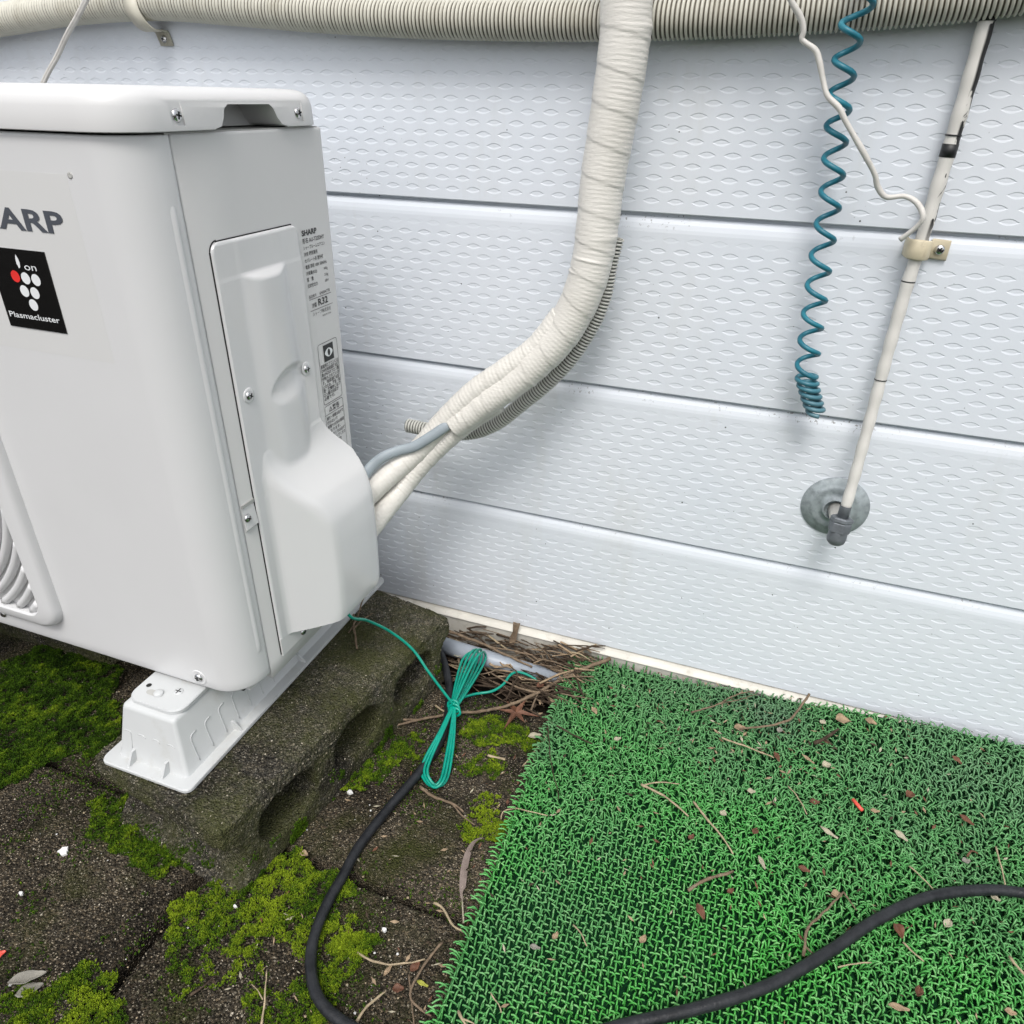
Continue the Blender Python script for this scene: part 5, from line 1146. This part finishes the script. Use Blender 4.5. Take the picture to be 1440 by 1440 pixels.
# star-shaped maple-like leaf
q = GZ(726, 1005, .006); b = MB(); nl = 6; c0 = len(b.v); b.v.append((q.x, q.y, .009))
for k in range(nl * 2):
    a = 2 * math.pi * k / (nl * 2) + .3; r_ = (.024 if k % 4 else .030) if k % 2 == 0 else .0075
    b.v.append((q.x + r_ * math.cos(a), q.y + r_ * math.sin(a), .009 + (.009 * ((k // 2) % 2) - .004 if k % 2 == 0 else .003)))
b.f = [(0, 1 + k, 1 + (k + 1) % (nl * 2)) for k in range(nl * 2)]
o = b.obj('star_leaf', M['leaf_red']); md = o.modifiers.new('s', 'SOLIDIFY'); md.thickness = .0007; md2 = o.modifiers.new('b', 'SUBSURF'); md2.levels = 1; md2.subdivision_type = 'SIMPLE'; bake(o)
tag(o, 'dark red star-shaped dry leaf beside the moss patch', 'leaf')
# feather
fe = empty('feather', gp(660, 1290, .004)); tag(fe, 'brown bird feather lying against the left edge of the turf mat', 'feather')
Q = resample(spline([gp(652, 1298, .008), gp(650, 1255, .008), gp(654, 1215, .009), gp(664, 1188, .010), gp(679, 1178, .011)], 10), .002)[0]
v, f = tube(Q, [.0010 - .0007 * i / len(Q) for i in range(len(Q))], 6); mk('quill', v, f, M['leaf_pale'], fe, True)
b = MB(); n = len(Q)
for i in range(n):
    t = i / (n - 1); T = Q[min(i + 1, n - 1)] - Q[max(i - 1, 0)]; T /= np.linalg.norm(T); S_ = np.array((T[1], -T[0], 0)); S_ /= np.linalg.norm(S_)
    wl_ = .0036 * max(0, math.sin(math.pi * min(1, max(0, (t - .22) / .78)) ** .75)) ** .6 if t > .22 else 0; wr_ = wl_ * (1.15 if t > .3 else .3) * (1 + (-.6 if i % 11 == 5 else 0))
    b.v += [tuple(Q[i] - S_ * wl_ + T * wl_ * .5 + np.array((0, 0, .001))), tuple(Q[i] + np.array((0, 0, .0007))), tuple(Q[i] + S_ * wr_ + T * wr_ * .5 + np.array((0, 0, .002)))]
b.f = [(3 * i + k, 3 * i + k + 1, 3 * i + k + 4, 3 * i + k + 3) for i in range(int(n * .2), n - 1) for k in (0, 1)]
b.obj('vane', M['feather'], fe, True)
# orange stick, white chips
A_ = Vector(GZ(1199, 1124, .020)); B_ = Vector(GZ(1213, 1140, .019)); v, f = tube([tuple(A_), tuple(A_.lerp(B_, .5)), tuple(B_)], .0021, 8)
tag(mk('plastic_stick', v, f, M['orange'], None, True), 'short bright orange plastic stick on the turf mat', 'stick')
def chip(u, v_, r_, label, n=9, seed=1):
    rnd = random.Random(seed); q = GZ(u, v_, .001); P_ = [(q.x + r_ * rnd.uniform(.55, 1.15) * math.cos(2 * math.pi * k / n), q.y + r_ * rnd.uniform(.45, .9) * math.sin(2 * math.pi * k / n)) for k in range(n)]
    tag(slab('white_chip', P_, .0, .0034, M['chip'], None, .0006), label, 'chip')
chip(90, 1197, .0066, 'white splat-shaped chip on the slab at left', 13, 4); chip(492, 1114, .0042, 'white chip between the block and the black cable', 5, 6); chip(331, 1275, .0022, 'tiny white chip in the bright moss', 6, 2); chip(541, 1308, .0030, 'small white chip on the slab right of the cable', 7, 8); chip(30, 1257, .0026, 'tiny cream chip on the slab at far left', 7, 9)
# heap of dry stems between pipe and wall
b = MB()
for k in range(470):
    x = random.uniform(.04, .272) if k % 3 else random.uniform(.17, .272); y = random.uniform(.240, .338)
    if x < .09 and y < .275: continue
    a = random.gauss(-.05, .45); L = random.uniform(.012, .060); z = random.uniform(-.018, .008) + max(0, (y - .29)) * .22 + max(0, x - .185) * .22; c_ = np.array((x, y, z)); d_ = np.array((math.cos(a), math.sin(a), random.gauss(0, .10))) * L / 2
    Q = np.array([c_ - d_, c_ + np.array((0, 0, random.uniform(-.002, .003))), c_ + d_]); Q[:, 1] = np.minimum(Q[:, 1], .3425); r_ = random.choice((.0006, .0008, .0010, .0016))
    b.add(*tube(Q, [r_, r_, r_ * .6], 5))
for mname, sel in (('bark_dark', 0), ('straw', 1), ('bark', 2)):
    pass
nf = len(b.f); fm = []
mats_ = [M['bark_dark'], M['straw'], M['bark'], M['leaf_tan']]
per = 2 * 5 + 2
for i in range(nf // per): fm += [random.choices((0, 1, 2, 3), (9, 1, 4, 1))[0]] * per
tag(mk('stem_litter', b.v, b.f, None, None, False, mats_, fm), 'heap of dry broken stems between the grey pipe and the wall', 'litter', kind='stuff')
# small leaf crumbs across the mat and slabs
b = MB(); fm = []
for k in range(760):
    if k >= 520: x = random.gauss(.50, .11); y = min(.335, random.gauss(.27, .045)); z = .0140 + random.uniform(0, .004) + float(mat_lift(x, y)); x = max(x, .275)
    elif random.random() < .72: x = random.uniform(.27, .95); y = random.uniform(-.30, .335); z = .0125 + random.uniform(0, .004)
    else: x = random.uniform(.06, .27); y = random.uniform(-.25, .25); z = .0015
    if in_block(x, y): continue
    L = random.uniform(.0015, .0052); a = random.uniform(0, 6.28); t = random.uniform(.3, .8); c_, s_ = math.cos(a), math.sin(a)
    pts = [(-L, 0, 0), (0, -L * t * .5, .0006), (L, 0, .0012), (0, L * t * .5, .0004)]
    b.add([(x + p * c_ - q_ * s_, y + p * s_ + q_ * c_, z + r_) for p, q_, r_ in pts], [(0, 1, 2, 3)]); fm.append(random.choices((0, 1, 2, 3), (3, 2, 3, 2))[0])
tag(mk('leaf_crumbs', b.v, b.f, None, None, False, [M['leaf_tan'], M['leaf_pale'], M['leaf_red'], M['bark_dark']], fm), 'fine crumbs of dry leaf scattered over mat and slabs', 'litter', kind='stuff')
